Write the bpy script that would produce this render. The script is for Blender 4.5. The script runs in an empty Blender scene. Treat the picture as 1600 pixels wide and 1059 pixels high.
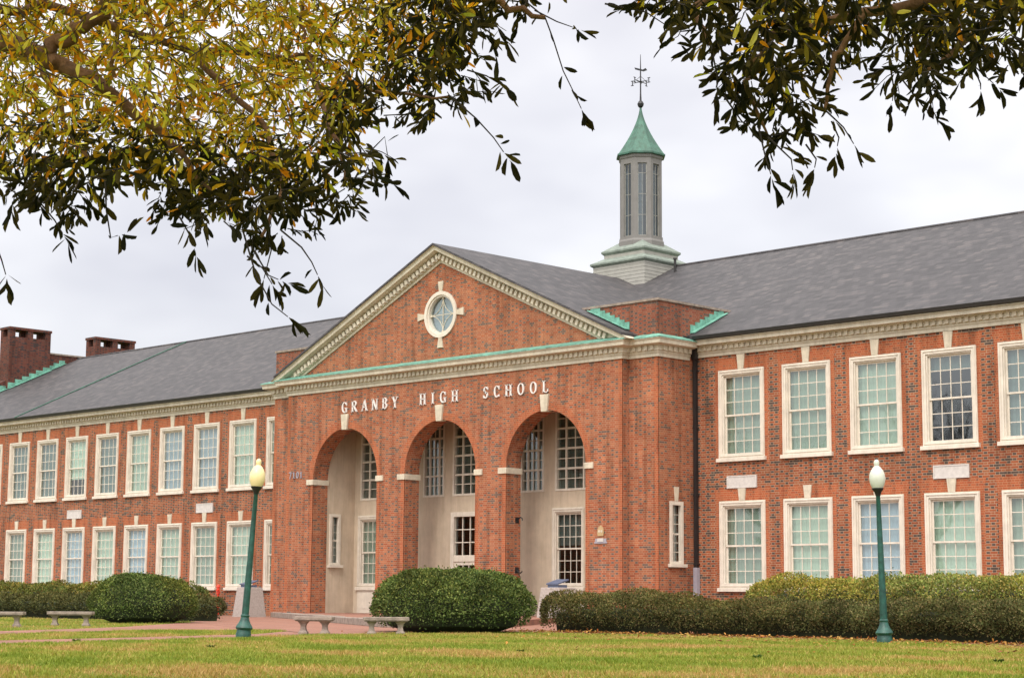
import bpy, bmesh, math, random
import numpy as np
from mathutils import Vector, Matrix
S = bpy.context.scene
# ------------------------------------------------------------ camera
cd = bpy.data.cameras.new("camera"); cam = bpy.data.objects.new("camera", cd)
S.collection.objects.link(cam); S.camera = cam
cd.sensor_width = 36; cd.lens = 65.78; cd.clip_end = 3000; cd.clip_start = .1
_r = Vector((0.70885, 0.70532, 0.00706)); _u = Vector((0.09221, -0.10259, 0.99044)); _d = Vector((-0.69930, 0.70142, 0.13776))
cam.matrix_world = Matrix(((_r.x, _u.x, -_d.x, 57.45), (_r.y, _u.y, -_d.y, -53.363), (_r.z, _u.z, -_d.z, 0.8516), (0, 0, 0, 1)))
# ------------------------------------------------------------ sky, sun, exposure
SUN_EL, SUN_AZ = math.radians(48), math.radians(155)      # azimuth from +Y towards +X
w = bpy.data.worlds.new("World"); S.world = w; w.use_nodes = True
nt = w.node_tree; nt.nodes.clear()
def N(nt, t, **k):
    n = nt.nodes.new(t)
    for a, b in k.items():
        if a == 'inp':
            for i, v in b.items(): n.inputs[i].default_value = v
        else: setattr(n, a, b)
    return n
def ramp(nt, stops, interp='LINEAR'):
    r = nt.nodes.new('ShaderNodeValToRGB'); r.color_ramp.interpolation = interp
    el = r.color_ramp.elements
    while len(el) < len(stops): el.new(.5)
    for e, (p, c) in zip(el, stops): e.position = p; e.color = (*c, 1) if len(c) == 3 else c
    return r
lk = nt.links.new
sky = N(nt, 'ShaderNodeTexSky'); sky.sky_type = 'NISHITA'; sky.sun_disc = False
sky.sun_elevation = SUN_EL; sky.sun_rotation = SUN_AZ
bg1 = N(nt, 'ShaderNodeBackground', inp={1: .04}); lk(sky.outputs[0], bg1.inputs[0])
tc = N(nt, 'ShaderNodeTexCoord'); sep = N(nt, 'ShaderNodeSeparateXYZ'); lk(tc.outputs['Generated'], sep.inputs[0])
nz = N(nt, 'ShaderNodeTexNoise', inp={'Scale': 3.2, 'Detail': 4.0, 'Roughness': .5})
mp = N(nt, 'ShaderNodeMapping'); mp.inputs['Scale'].default_value = (1, 1, 2.2); mp.inputs['Location'].default_value = (.35, .1, 0)
lk(tc.outputs['Generated'], mp.inputs[0]); lk(mp.outputs[0], nz.inputs['Vector'])
rc = ramp(nt, [(.36, (.83, .79, .83)), (.5, (1.07, 1.03, 1.04)), (.62, (1.36, 1.31, 1.26))]); lk(nz.outputs[0], rc.inputs[0])
re = ramp(nt, [(0, (.9, .9, .9)), (.30, (.92, .92, .92)), (.55, (1.3, 1.3, 1.28)), (1, (2.1, 2.1, 2.0))]); lk(sep.outputs[2], re.inputs[0])
mm = N(nt, 'ShaderNodeMix', data_type='RGBA', blend_type='MULTIPLY'); mm.inputs[0].default_value = 1
lk(rc.outputs[0], mm.inputs[6]); lk(re.outputs[0], mm.inputs[7])
# bright lobe of cloud round the veiled sun
vd = N(nt, 'ShaderNodeVectorMath', operation='DOT_PRODUCT')
sd = Vector((math.sin(SUN_AZ)*math.cos(SUN_EL), math.cos(SUN_AZ)*math.cos(SUN_EL), math.sin(SUN_EL)))
vd.inputs[1].default_value = sd; lk(tc.outputs['Generated'], vd.inputs[0])
mr = N(nt, 'ShaderNodeMapRange', inp={1: .2, 2: 1, 3: 1, 4: 2.1}); mr.interpolation_type = 'SMOOTHSTEP'; lk(vd.outputs['Value'], mr.inputs[0])
mv = N(nt, 'ShaderNodeVectorMath', operation='SCALE'); lk(mm.outputs[2], mv.inputs[0]); lk(mr.outputs[0], mv.inputs['Scale'])
bg2 = N(nt, 'ShaderNodeBackground', inp={1: 1.0}); lk(mv.outputs[0], bg2.inputs[0])
ad = N(nt, 'ShaderNodeAddShader'); lk(bg1.outputs[0], ad.inputs[0]); lk(bg2.outputs[0], ad.inputs[1])
wo = N(nt, 'ShaderNodeOutputWorld'); lk(ad.outputs[0], wo.inputs[0])
ld = bpy.data.lights.new("sun", 'SUN'); ld.energy = 1.5; ld.angle = math.radians(14); ld.color = (1, .95, .86)
so = bpy.data.objects.new("sun", ld); S.collection.objects.link(so)
so.rotation_euler = (-sd).to_track_quat('-Z', 'Y').to_euler(); so.location = (20, -40, 60)
S.view_settings.view_transform = 'Standard'; S.view_settings.look = 'None'
S.view_settings.exposure = -0.25; S.view_settings.gamma = 1
S.render.engine = 'CYCLES'
S.cycles.max_bounces = 6; S.cycles.diffuse_bounces = 3; S.cycles.glossy_bounces = 3; S.cycles.transparent_max_bounces = 12; S.cycles.transmission_bounces = 3

# ------------------------------------------------------------ materials
def newmat(name):
    m = bpy.data.materials.new(name); m.use_nodes = True; t = m.node_tree; t.nodes.clear()
    o = N(t, 'ShaderNodeOutputMaterial'); b = N(t, 'ShaderNodeBsdfPrincipled'); t.links.new(b.outputs[0], o.inputs[0])
    return m, t, b, o
def M2(t, op, a, b=None, c=None):
    n = N(t, 'ShaderNodeMath', operation=op)
    for i, v in enumerate((a, b, c)):
        if v is None: continue
        if isinstance(v, (int, float)): n.inputs[i].default_value = v
        else: t.links.new(v, n.inputs[i])
    return n.outputs[0]
def mixc(t, f, a, b, bt='MIX'):
    n = N(t, 'ShaderNodeMix', data_type='RGBA', blend_type=bt)
    for i, v in ((0, f), (6, a), (7, b)):
        if isinstance(v, (int, float)): n.inputs[i].default_value = v
        elif isinstance(v, tuple): n.inputs[i].default_value = (*v, 1)
        else: t.links.new(v, n.inputs[i])
    return n.outputs[2]
def plain(name, col, rough=.6, var=.12, scale=3.0, bump=0.0, bscale=40, metal=0, spec=.5, streak=0.0):
    m, t, b, o = newmat(name)
    g = N(t, 'ShaderNodeNewGeometry')
    n1 = N(t, 'ShaderNodeTexNoise', inp={'Scale': scale, 'Detail': 5.0, 'Roughness': .6}); t.links.new(g.outputs['Position'], n1.inputs['Vector'])
    lo = tuple(c*(1-var) for c in col); hi = tuple(min(1, c*(1+var)) for c in col)
    r = ramp(t, [(.3, lo), (.7, hi)]); t.links.new(n1.outputs[0], r.inputs[0]); cc_ = r.outputs[0]
    if streak:
        ms = N(t, 'ShaderNodeMapping'); ms.inputs['Scale'].default_value = (3.4, 3.4, .35); t.links.new(g.outputs['Position'], ms.inputs[0])
        n3 = N(t, 'ShaderNodeTexNoise', inp={'Scale': 1.6, 'Detail': 6.0, 'Roughness': .75}); t.links.new(ms.outputs[0], n3.inputs['Vector'])
        r3 = ramp(t, [(.38, (.55, .50, .42)), (.55, (1, 1, 1))]); t.links.new(n3.outputs[0], r3.inputs[0]); cc_ = mixc(t, streak, cc_, r3.outputs[0], 'MULTIPLY')
    t.links.new(cc_, b.inputs['Base Color'])
    b.inputs['Roughness'].default_value = rough; b.inputs['Metallic'].default_value = metal; b.inputs['Specular IOR Level'].default_value = spec
    if bump:
        n2 = N(t, 'ShaderNodeTexNoise', inp={'Scale': bscale, 'Detail': 3.0}); t.links.new(g.outputs['Position'], n2.inputs['Vector'])
        bp = N(t, 'ShaderNodeBump', inp={'Strength': bump, 'Distance': .02}); t.links.new(n2.outputs[0], bp.inputs['Height']); t.links.new(bp.outputs[0], b.inputs['Normal'])
    return m
def wall_uv(t):      # u along the wall whichever way it faces, v up
    g = N(t, 'ShaderNodeNewGeometry'); sp = N(t, 'ShaderNodeSeparateXYZ'); t.links.new(g.outputs['Position'], sp.inputs[0])
    sn = N(t, 'ShaderNodeSeparateXYZ'); t.links.new(g.outputs['True Normal'], sn.inputs[0])
    isy = M2(t, 'GREATER_THAN', M2(t, 'ABSOLUTE', sn.outputs[1]), .5)
    u = M2(t, 'ADD', M2(t, 'MULTIPLY', isy, sp.outputs[0]), M2(t, 'MULTIPLY', M2(t, 'SUBTRACT', 1, isy), sp.outputs[1]))
    return g, sp, sn, u
def brick_mat(name, reds, dark, mortar, pdark=.5, L=.29, H=.082, pale=.0, patchy=.25):
    m, t, b, o = newmat(name); g, sp, sn, u = wall_uv(t)
    row = M2(t, 'FLOOR', M2(t, 'DIVIDE', sp.outputs[2], H)); fr = M2(t, 'FRACT', M2(t, 'DIVIDE', sp.outputs[2], H))
    uu = M2(t, 'ADD', M2(t, 'DIVIDE', u, L*1.5), M2(t, 'MULTIPLY', M2(t, 'FLOORED_MODULO', row, 2), .5))
    cell = M2(t, 'FLOOR', uu); f = M2(t, 'FRACT', uu)
    hd = M2(t, 'GREATER_THAN', f, .667)
    idn = M2(t, 'ADD', M2(t, 'MULTIPLY', cell, 2), hd)
    cv = N(t, 'ShaderNodeCombineXYZ'); t.links.new(idn, cv.inputs[0]); t.links.new(row, cv.inputs[1])
    wn = N(t, 'ShaderNodeTexWhiteNoise', noise_dimensions='3D'); t.links.new(cv.outputs[0], wn.inputs['Vector'])
    r = ramp(t, [(i/max(1, len(reds)-1), c) for i, c in enumerate(reds)]); t.links.new(wn.outputs['Value'], r.inputs[0])
    sc = N(t, 'ShaderNodeSeparateColor'); t.links.new(wn.outputs['Color'], sc.inputs[0])
    isd = M2(t, 'MULTIPLY', hd, M2(t, 'LESS_THAN', sc.outputs[0], pdark))
    isd2 = M2(t, 'MAXIMUM', isd, M2(t, 'LESS_THAN', sc.outputs[1], pdark*.13))
    c1 = mixc(t, isd2, r.outputs[0], dark)
    # mortar joints
    fh = M2(t, 'LESS_THAN', fr, .15)
    e1 = M2(t, 'LESS_THAN', f, .03); e2 = M2(t, 'MULTIPLY', hd, M2(t, 'LESS_THAN', f, .697))
    jo = M2(t, 'MAXIMUM', fh, M2(t, 'MAXIMUM', e1, e2))
    n1 = N(t, 'ShaderNodeTexNoise', inp={'Scale': .9, 'Detail': 4.0, 'Roughness': .65}); t.links.new(g.outputs['Position'], n1.inputs['Vector'])
    rr = ramp(t, [(.3, (1-patchy,)*3), (.7, (1+patchy*.3,)*3)]); t.links.new(n1.outputs[0], rr.inputs[0])
    c2 = mixc(t, jo, c1, mortar)
    c3 = mixc(t, 1.0, c2, rr.outputs[0], 'MULTIPLY')
    ms = N(t, 'ShaderNodeMapping'); ms.inputs['Scale'].default_value = (2.6, 2.6, .28); t.links.new(g.outputs['Position'], ms.inputs[0])
    n3 = N(t, 'ShaderNodeTexNoise', inp={'Scale': 1.0, 'Detail': 5.0, 'Roughness': .7}); t.links.new(ms.outputs[0], n3.inputs['Vector'])
    r3 = ramp(t, [(.36, (.58, .56, .54)), (.50, (1, 1, 1)), (.72, (1.14, 1.14, 1.12))]); t.links.new(n3.outputs[0], r3.inputs[0])
    c3 = mixc(t, .8, c3, r3.outputs[0], 'MULTIPLY')
    t.links.new(c3, b.inputs['Base Color']); b.inputs['Roughness'].default_value = .85; b.inputs['Specular IOR Level'].default_value = .25
    bp = N(t, 'ShaderNodeBump', inp={'Strength': .5, 'Distance': .008}); t.links.new(M2(t, 'SUBTRACT', 1, jo), bp.inputs['Height']); t.links.new(bp.outputs[0], b.inputs['Normal'])
    return m
RED = [(.30, .076, .036), (.385, .105, .045), (.33, .118, .062), (.43, .148, .068)]
m_brick = brick_mat('red_brick', RED, (.15, .095, .075), (.45, .30, .19), .42)
m_wing = brick_mat('wing_brick', [(.28, .072, .032), (.34, .094, .038), (.32, .115, .054)], (.095, .065, .052), (.47, .34, .23), .72, H=.088)
m_orange = brick_mat('rubbed_brick', [(.34, .078, .034), (.41, .105, .042), (.36, .105, .045)], (.26, .085, .045), (.48, .28, .155), .3, L=.2, patchy=.12)
m_dkbrick = brick_mat('chimney_brick', [(.12, .035, .025), (.15, .045, .03), (.13, .055, .04)], (.05, .035, .035), (.11, .065, .05), .5)
m_cream = plain('cream_paint', (.60, .545, .435), .6, .14, 1.6, .15, 12, streak=.35)
m_cream2 = plain('stone_trim', (.60, .53, .41), .8, .16, 4, .3, 30, streak=.3)
m_frame = plain('window_paint', (.70, .63, .53), .5, .10, 3, streak=.22)
m_white = plain('letter_white', (.78, .74, .70), .5, .08, 6)
m_panel = plain('grey_stone_panel', (.58, .54, .50), .8, .12, 9, .2, 40)
m_conc = plain('weathered_stone', (.27, .215, .175), .9, .35, 5, .6, 35)
m_ped = plain('pinkish_granite', (.38, .325, .29), .8, .18, 14, .3, 60)
m_stucco = plain('tan_stucco', (.58, .475, .355), .9, .12, 1.2, .3, 60, streak=.25)
m_copper = plain('green_copper', (.15, .36, .28), .6, .4, 3.5, .3, 20, streak=.5)
m_copper2 = plain('spire_copper', (.045, .13, .092), .55, .35, 2.5, .3, 15, streak=.6)
m_copper3 = plain('grey_green_copper', (.20, .235, .20), .65, .25, 4)
m_attic = brick_mat('attic_brick', [(.22, .055, .032), (.26, .075, .04), (.24, .09, .055)], (.10, .065, .055), (.27, .17, .115), .6)
m_clap = plain('grey_clapboard', (.33, .32, .285), .7, .1, 3)
m_lantern = plain('taupe_paint', (.185, .175, .165), .7, .1, 3)
m_black = plain('black_iron', (.012, .012, .014), .45, .3, 8)
m_gutter = plain('dark_gutter', (.018, .016, .016), .5, .3, 4)
m_green = plain('green_lamp_paint', (.012, .075, .056), .42, .45, 9, .25, 40, streak=.5)
m_bluep = plain('bronze_plaque_blue', (.09, .11, .17), .45, .2, 20)
m_redp = plain('red_enamel', (.75, .05, .02), .4, .1, 8)
m_yel = plain('yellow_emblem', (.46, .32, .16), .6, .15, 20)
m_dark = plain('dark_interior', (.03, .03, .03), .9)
m_bark = plain('oak_bark', (.16, .08, .03), .9, .5, 9, .9, 30)
m_twig = plain('twig_bark', (.03, .022, .015), .9, .3, 9)
m_mulch = plain('leaf_mulch', (.16, .07, .04), 1, .55, 9, .8, 25)
m_plate = plain('number_grey', (.34, .32, .36), .6, .1, 8)
def slate(name, steep):
    m, t, b, o = newmat(name); g, sp, sn, u = wall_uv(t)
    # courses follow height; slates run along the roof
    isx = M2(t, 'GREATER_THAN', M2(t, 'ABSOLUTE', sn.outputs[0]), M2(t, 'ABSOLUTE', sn.outputs[1]))
    uu0 = M2(t, 'ADD', M2(t, 'MULTIPLY', isx, sp.outputs[1]), M2(t, 'MULTIPLY', M2(t, 'SUBTRACT', 1, isx), sp.outputs[0]))
    H = .125; W = .34
    row = M2(t, 'FLOOR', M2(t, 'DIVIDE', sp.outputs[2], H)); fr = M2(t, 'FRACT', M2(t, 'DIVIDE', sp.outputs[2], H))
    uu = M2(t, 'ADD', M2(t, 'DIVIDE', uu0, W), M2(t, 'MULTIPLY', M2(t, 'FLOORED_MODULO', row, 2), .5))
    cv = N(t, 'ShaderNodeCombineXYZ'); t.links.new(M2(t, 'FLOOR', uu), cv.inputs[0]); t.links.new(row, cv.inputs[1])
    wn = N(t, 'ShaderNodeTexWhiteNoise', noise_dimensions='2D'); t.links.new(cv.outputs[0], wn.inputs['Vector'])
    r = ramp(t, [(0, (.036, .033, .035)), (.5, (.052, .048, .050)), (.8, (.065, .059, .061)), (1, (.090, .079, .077))]); t.links.new(wn.outputs['Value'], r.inputs[0])
    n1 = N(t, 'ShaderNodeTexNoise', inp={'Scale': .35, 'Detail': 5.0, 'Roughness': .65}); t.links.new(g.outputs['Position'], n1.inputs['Vector'])
    rr = ramp(t, [(.3, (.90, .90, .92)), (.7, (1.07, 1.06, 1.05))]); t.links.new(n1.outputs[0], rr.inputs[0])
    c = mixc(t, 1.0, r.outputs[0], rr.outputs[0], 'MULTIPLY')
    ms = N(t, 'ShaderNodeMapping'); ms.inputs['Scale'].default_value = (2.2, .16, .16); t.links.new(g.outputs['Position'], ms.inputs[0])
    n3 = N(t, 'ShaderNodeTexNoise', inp={'Scale': 1.0, 'Detail': 6.0, 'Roughness': .7}); t.links.new(ms.outputs[0], n3.inputs['Vector'])
    r3 = ramp(t, [(.36, (.80, .80, .82)), (.64, (1.12, 1.10, 1.09))]); t.links.new(n3.outputs[0], r3.inputs[0]); c = mixc(t, 1.0, c, r3.outputs[0], 'MULTIPLY')
    jo = M2(t, 'MAXIMUM', M2(t, 'LESS_THAN', fr, .14), M2(t, 'LESS_THAN', M2(t, 'FRACT', uu), .05))
    c = mixc(t, M2(t, 'MULTIPLY', jo, .75), c, (.03, .028, .03))
    t.links.new(c, b.inputs['Base Color']); b.inputs['Roughness'].default_value = .62
    bp = N(t, 'ShaderNodeBump', inp={'Strength': .6, 'Distance': .02}); t.links.new(M2(t, 'SUBTRACT', M2(t, 'SUBTRACT', 1, fr), jo), bp.inputs['Height']); t.links.new(bp.outputs[0], b.inputs['Normal'])
    return m
m_slate = slate('roof_slate', 1)
def paver(name, c1, c2, mort):
    m, t, b, o = newmat(name); g = N(t, 'ShaderNodeNewGeometry')
    br = N(t, 'ShaderNodeTexBrick', inp={'Scale': 5.0, 'Mortar Size': .02, 'Color1': (*c1, 1), 'Color2': (*c2, 1), 'Mortar': (*mort, 1)}); t.links.new(g.outputs['Position'], br.inputs[0])
    n1 = N(t, 'ShaderNodeTexNoise', inp={'Scale': .8, 'Detail': 5.0}); t.links.new(g.outputs['Position'], n1.inputs['Vector'])
    rr = ramp(t, [(.3, (.75, .75, .75)), (.7, (1.2, 1.2, 1.2))]); t.links.new(n1.outputs[0], rr.inputs[0])
    t.links.new(mixc(t, 1.0, br.outputs[0], rr.outputs[0], 'MULTIPLY'), b.inputs['Base Color']); b.inputs['Roughness'].default_value = .85
    return m
m_paver = paver('brick_paving', (.22, .080, .048), (.28, .115, .072), (.25, .16, .11))
def curtain_mat(name, col):
    m, t, b, o = newmat(name); oi = N(t, 'ShaderNodeObjectInfo')
    b.inputs['Base Color'].default_value = (*col, 1)
    r = ramp(t, [(0, tuple(c*.55 for c in col)), (.5, tuple(c*.9 for c in col)), (1, tuple(min(1, c*1.15) for c in col))]); t.links.new(oi.outputs['Random'], r.inputs[0]); t.links.new(r.outputs[0], b.inputs['Base Color'])
    b.inputs['Roughness'].default_value = .9
    return m
m_mint = curtain_mat('mint_blind', (.52, .61, .52)); m_bluec = curtain_mat('blue_curtain', (.46, .54, .66)); m_grey = curtain_mat('grey_blind', (.16, .20, .20))
def glass_mat(name, refl, tint):
    m = bpy.data.materials.new(name); m.use_nodes = True; t = m.node_tree; t.nodes.clear()
    o = N(t, 'ShaderNodeOutputMaterial'); tr = N(t, 'ShaderNodeBsdfTransparent'); tr.inputs[0].default_value = (*tint, 1)
    gl = N(t, 'ShaderNodeBsdfGlossy', inp={'Roughness': .03}); gl.inputs[0].default_value = (.9, .95, .95, 1)
    g = N(t, 'ShaderNodeNewGeometry'); n2 = N(t, 'ShaderNodeTexNoise', inp={'Scale': 1.3, 'Detail': 1.0}); t.links.new(g.outputs['Position'], n2.inputs['Vector'])
    bp = N(t, 'ShaderNodeBump', inp={'Strength': .08, 'Distance': .05}); t.links.new(n2.outputs[0], bp.inputs['Height']); t.links.new(bp.outputs[0], gl.inputs['Normal'])
    lw = N(t, 'ShaderNodeLayerWeight', inp={'Blend': .5}); f = M2(t, 'ADD', M2(t, 'MULTIPLY', M2(t, 'POWER', lw.outputs['Facing'], 5.0), .95), refl+.05)
    mx = N(t, 'ShaderNodeMixShader'); t.links.new(f, mx.inputs[0]); t.links.new(tr.outputs[0], mx.inputs[1]); t.links.new(gl.outputs[0], mx.inputs[2]); t.links.new(mx.outputs[0], o.inputs[0])
    return m
m_glass2 = glass_mat('lantern_glass', .05, (.25, .29, .29)); m_glass = glass_mat('window_glass', .13, (.84, .93, .89))
def globe_mat(name, col):
    m, t, b, o = newmat(name); b.inputs['Base Color'].default_value = (*col, 1); b.inputs['Roughness'].default_value = .3
    b.inputs['Subsurface Weight'].default_value = .3; b.inputs['Subsurface Radius'].default_value = (.1, .1, .08); return m
m_globe = globe_mat('cream_globe', (.82, .68, .36)); m_globe2 = globe_mat('white_globe', (.60, .62, .53))
def leafmat(name, trans, att='tint', rough=.5, spec=.4):
    m = bpy.data.materials.new(name); m.use_nodes = True; t = m.node_tree; t.nodes.clear()
    o = N(t, 'ShaderNodeOutputMaterial'); b = N(t, 'ShaderNodeBsdfPrincipled'); a = N(t, 'ShaderNodeAttribute', attribute_name=att)
    t.links.new(a.outputs['Color'], b.inputs['Base Color']); b.inputs['Roughness'].default_value = rough; b.inputs['Specular IOR Level'].default_value = spec
    if trans:
        tl = N(t, 'ShaderNodeBsdfTranslucent'); t.links.new(mixc(t, 1.0, a.outputs['Color'], (1.25, 1.15, .6), 'MULTIPLY'), tl.inputs[0])
        mx = N(t, 'ShaderNodeMixShader', inp={0: trans}); t.links.new(b.outputs[0], mx.inputs[1]); t.links.new(tl.outputs[0], mx.inputs[2]); t.links.new(mx.outputs[0], o.inputs[0])
    else: t.links.new(b.outputs[0], o.inputs[0])
    return m
m_leaf = leafmat('hedge_leaf', .15, rough=.8, spec=.12); m_oakleaf = leafmat('oak_leaf', .58, rough=.8, spec=.12); m_blade = leafmat('grass_blade', .25, rough=.7, spec=.15)
def lawn_mat():
    m, t, b, o = newmat('lawn'); g = N(t, 'ShaderNodeNewGeometry')
    n1 = N(t, 'ShaderNodeTexNoise', inp={'Scale': .5, 'Detail': 9.0, 'Roughness': .75}); t.links.new(g.outputs['Position'], n1.inputs['Vector'])
    r = ramp(t, [(.32, (.075, .13, .015)), (.5, (.13, .165, .025)), (.68, (.23, .19, .05))]); t.links.new(n1.outputs[0], r.inputs[0])
    t.links.new(r.outputs[0], b.inputs['Base Color']); b.inputs['Roughness'].default_value = .95; b.inputs['Specular IOR Level'].default_value = .1
    return m
m_lawn = lawn_mat()

# ------------------------------------------------------------ mesh helpers
def link(name, me, mat, parent=None):
    o = bpy.data.objects.new(name, me); S.collection.objects.link(o)
    if mat:
        for mm_ in (mat if isinstance(mat, (list, tuple)) else [mat]): me.materials.append(mm_)
    if parent: o.parent = parent
    return o
class MB:
    def __init__(s): s.v = []; s.f = []
    def poly(s, pts):
        n = len(s.v); s.v += [tuple(p) for p in pts]; s.f.append(tuple(range(n, n+len(pts))))
    def box(s, x0, x1, y0, y1, z0, z1):
        n = len(s.v)
        s.v += [(x0,y0,z0),(x1,y0,z0),(x1,y1,z0),(x0,y1,z0),(x0,y0,z1),(x1,y0,z1),(x1,y1,z1),(x0,y1,z1)]
        s.f += [tuple(n+i for i in q) for q in ((0,3,2,1),(4,5,6,7),(0,1,5,4),(1,2,6,5),(2,3,7,6),(3,0,4,7))]
    def prism(s, pts, dv):          # closed polygon pushed along dv
        n = len(s.v); k = len(pts); dv = Vector(dv)
        s.v += [tuple(p) for p in pts] + [tuple(Vector(p)+dv) for p in pts]
        s.f.append(tuple(range(n, n+k))[::-1]); s.f.append(tuple(range(n+k, n+2*k)))
        s.f += [(n+i, n+(i+1) % k, n+k+(i+1) % k, n+k+i) for i in range(k)]
    def lathe(s, prof, seg=20, c=(0, 0, 0), rot=0, cap=True):
        n = len(s.v)
        for r, z in prof:
            for k in range(seg):
                a = rot+2*math.pi*k/seg; s.v.append((c[0]+r*math.cos(a), c[1]+r*math.sin(a), c[2]+z))
        for i in range(len(prof)-1):
            for k in range(seg):
                k2 = (k+1) % seg; s.f.append((n+i*seg+k, n+i*seg+k2, n+(i+1)*seg+k2, n+(i+1)*seg+k))
        if cap:
            s.f.append(tuple(n+k for k in range(seg))[::-1]); s.f.append(tuple(n+(len(prof)-1)*seg+k for k in range(seg)))
    def tube(s, pts, r0, r1=None, seg=8):
        r1 = r0 if r1 is None else r1; n = len(s.v); P = [Vector(p) for p in pts]; K = len(P)
        for i, p in enumerate(P):
            d = (P[min(i+1, K-1)]-P[max(i-1, 0)]).normalized()
            if i == 0:
                up_ = Vector((0, 0, 1)) if abs(d.z) < .8 else Vector((0, 1, 0)); a = d.cross(up_)
            else: a = a-d*a.dot(d)
            a.normalize(); b2 = d.cross(a); r = r0+(r1-r0)*i/max(1, K-1)
            for k in range(seg):
                t = 2*math.pi*k/seg; s.v.append(tuple(p+a*r*math.cos(t)+b2*r*math.sin(t)))
        for i in range(K-1):
            for k in range(seg):
                k2 = (k+1) % seg; s.f.append((n+i*seg+k, n+i*seg+k2, n+(i+1)*seg+k2, n+(i+1)*seg+k))
        s.f.append(tuple(n+k for k in range(seg))[::-1]); s.f.append(tuple(n+(K-1)*seg+k for k in range(seg)))
    def build(s, name, mat, parent=None, smooth=False, bevel=0):
        me = bpy.data.meshes.new(name); me.from_pydata(s.v, [], s.f); me.update()
        if smooth: me.polygons.foreach_set('use_smooth', [True]*len(me.polygons))
        o = link(name, me, mat, parent)
        bm = bmesh.new(); bm.from_mesh(me); bmesh.ops.recalc_face_normals(bm, faces=bm.faces); bm.to_mesh(me); bm.free()
        if smooth: me.set_sharp_from_angle(angle=math.radians(40))
        if bevel:
            bv = o.modifiers.new('bevel', 'BEVEL'); bv.width = bevel; bv.segments = 2; bv.limit_method = 'ANGLE'
        return o
def np_mesh(name, verts, nper, mat, parent=None, cols=None, faces_local=None):
    """many copies of a small card: verts (n, nper, 3); faces_local lists quads/tris of local indices"""
    n = verts.shape[0]; me = bpy.data.meshes.new(name)
    fl = faces_local; L = sum(len(f) for f in fl)
    me.vertices.add(n*nper); me.vertices.foreach_set('co', verts.astype(np.float32).ravel())
    idx = np.concatenate([np.array(f) for f in fl])[None, :]+(np.arange(n)*nper)[:, None]
    me.loops.add(n*L); me.loops.foreach_set('vertex_index', idx.ravel().astype(np.int32))
    me.polygons.add(n*len(fl))
    st = np.cumsum([0]+[len(f) for f in fl[:-1]]); ls = (st[None, :]+(np.arange(n)*L)[:, None]).ravel()
    me.polygons.foreach_set('loop_start', ls.astype(np.int32))
    me.polygons.foreach_set('loop_total', np.tile([len(f) for f in fl], n).astype(np.int32))
    me.update(calc_edges=True)
    if cols is not None:
        ca = me.color_attributes.new('tint', 'FLOAT_COLOR', 'POINT')
        c4 = np.ones((n, nper, 4), np.float32); c4[:, :, :3] = cols[:, None, :]; ca.data.foreach_set('color', c4.ravel())
    return link(name, me, mat, parent)
def tag(o, label=None, cat=None, group=None, kind=None):
    if label: o['label'] = label
    if cat: o['category'] = cat
    if group: o['group'] = group
    if kind: o['kind'] = kind
    return o
def empty(name, loc=(0, 0, 0), rz=0):
    o = bpy.data.objects.new(name, None); S.collection.objects.link(o); o.location = loc; o.rotation_euler = (0, 0, rz); o.empty_display_size = .3; return o
def kids(o): return [c for c in bpy.data.objects if c.parent == o]
def copy_tree(o, parent=None):
    c = o.copy(); S.collection.objects.link(c); c.parent = parent
    for k in list(o.children): copy_tree(k, c)
    return c
def wall_grid(mb, x0, x1, z0, z1, holes, y, thick=.35, axis='x'):
    """a wall with rectangular openings, with reveals; holes = (x0,x1,z0,z1)"""
    xs = sorted({x0, x1, *[h[0] for h in holes], *[h[1] for h in holes]}); zs = sorted({z0, z1, *[h[2] for h in holes], *[h[3] for h in holes]})
    P = (lambda a, d, z: (a, y+d, z)) if axis == 'x' else (lambda a, d, z: (y+d, a, z))
    for i in range(len(xs)-1):
        j = 0
        while j < len(zs)-1:
            def hole(jj):
                cx, cz = (xs[i]+xs[i+1])/2, (zs[jj]+zs[jj+1])/2
                return any(h[0] < cx < h[1] and h[2] < cz < h[3] for h in holes)
            if hole(j): j += 1; continue
            k = j
            while k+1 < len(zs)-1 and not hole(k+1): k += 1
            mb.poly([P(xs[i], 0, zs[j]), P(xs[i+1], 0, zs[j]), P(xs[i+1], 0, zs[k+1]), P(xs[i], 0, zs[k+1])])
            j = k+1
    for h in holes:
        a, b, c, d = h
        for p, q in (((a, c), (a, d)), ((b, c), (b, d)), ((a, c), (b, c)), ((a, d), (b, d))):
            mb.poly([P(p[0], 0, p[1]), P(q[0], 0, q[1]), P(q[0], thick, q[1]), P(p[0], thick, p[1])])
# ------------------------------------------------------------ ground and paving
def sheet(name, pts, z, mat, kind='structure'):
    mb = MB(); mb.poly([(x, y, z) for x, y in pts]); return tag(mb.build(name, mat), kind=kind)
sheet('ground', [(-700, -700), (700, -700), (700, 700), (-700, 700)], 0, m_lawn)
NEAR = [(28.4, -39.6), (27.24, -35.86), (26.19, -32.52), (24.81, -28.7), (23.3, -25.57), (22.6, -21.75), (22.7, -18.6), (24.2, -18.0), (28.77, -18.13), (32.72, -18.5), (38.79, -19.9), (46, -21.2)]
sheet('brick_path', [NEAR[0], *NEAR[1:5], (19.1, -22.96), (21.81, -26.07), (23.75, -30.9), (24.88, -34.49), (26.2, -38.6)], .008, m_paver)
sheet('garden_path', [(21.5, -36.5), (19.46, -31.36), (17.85, -28.24), (16.32, -24.97), (17.65, -22.88), (4.22, -15.33), (11.63, -22.83), (13.95, -25.77), (16.39, -29.59), (19, -35)], .012, m_paver)
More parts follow.
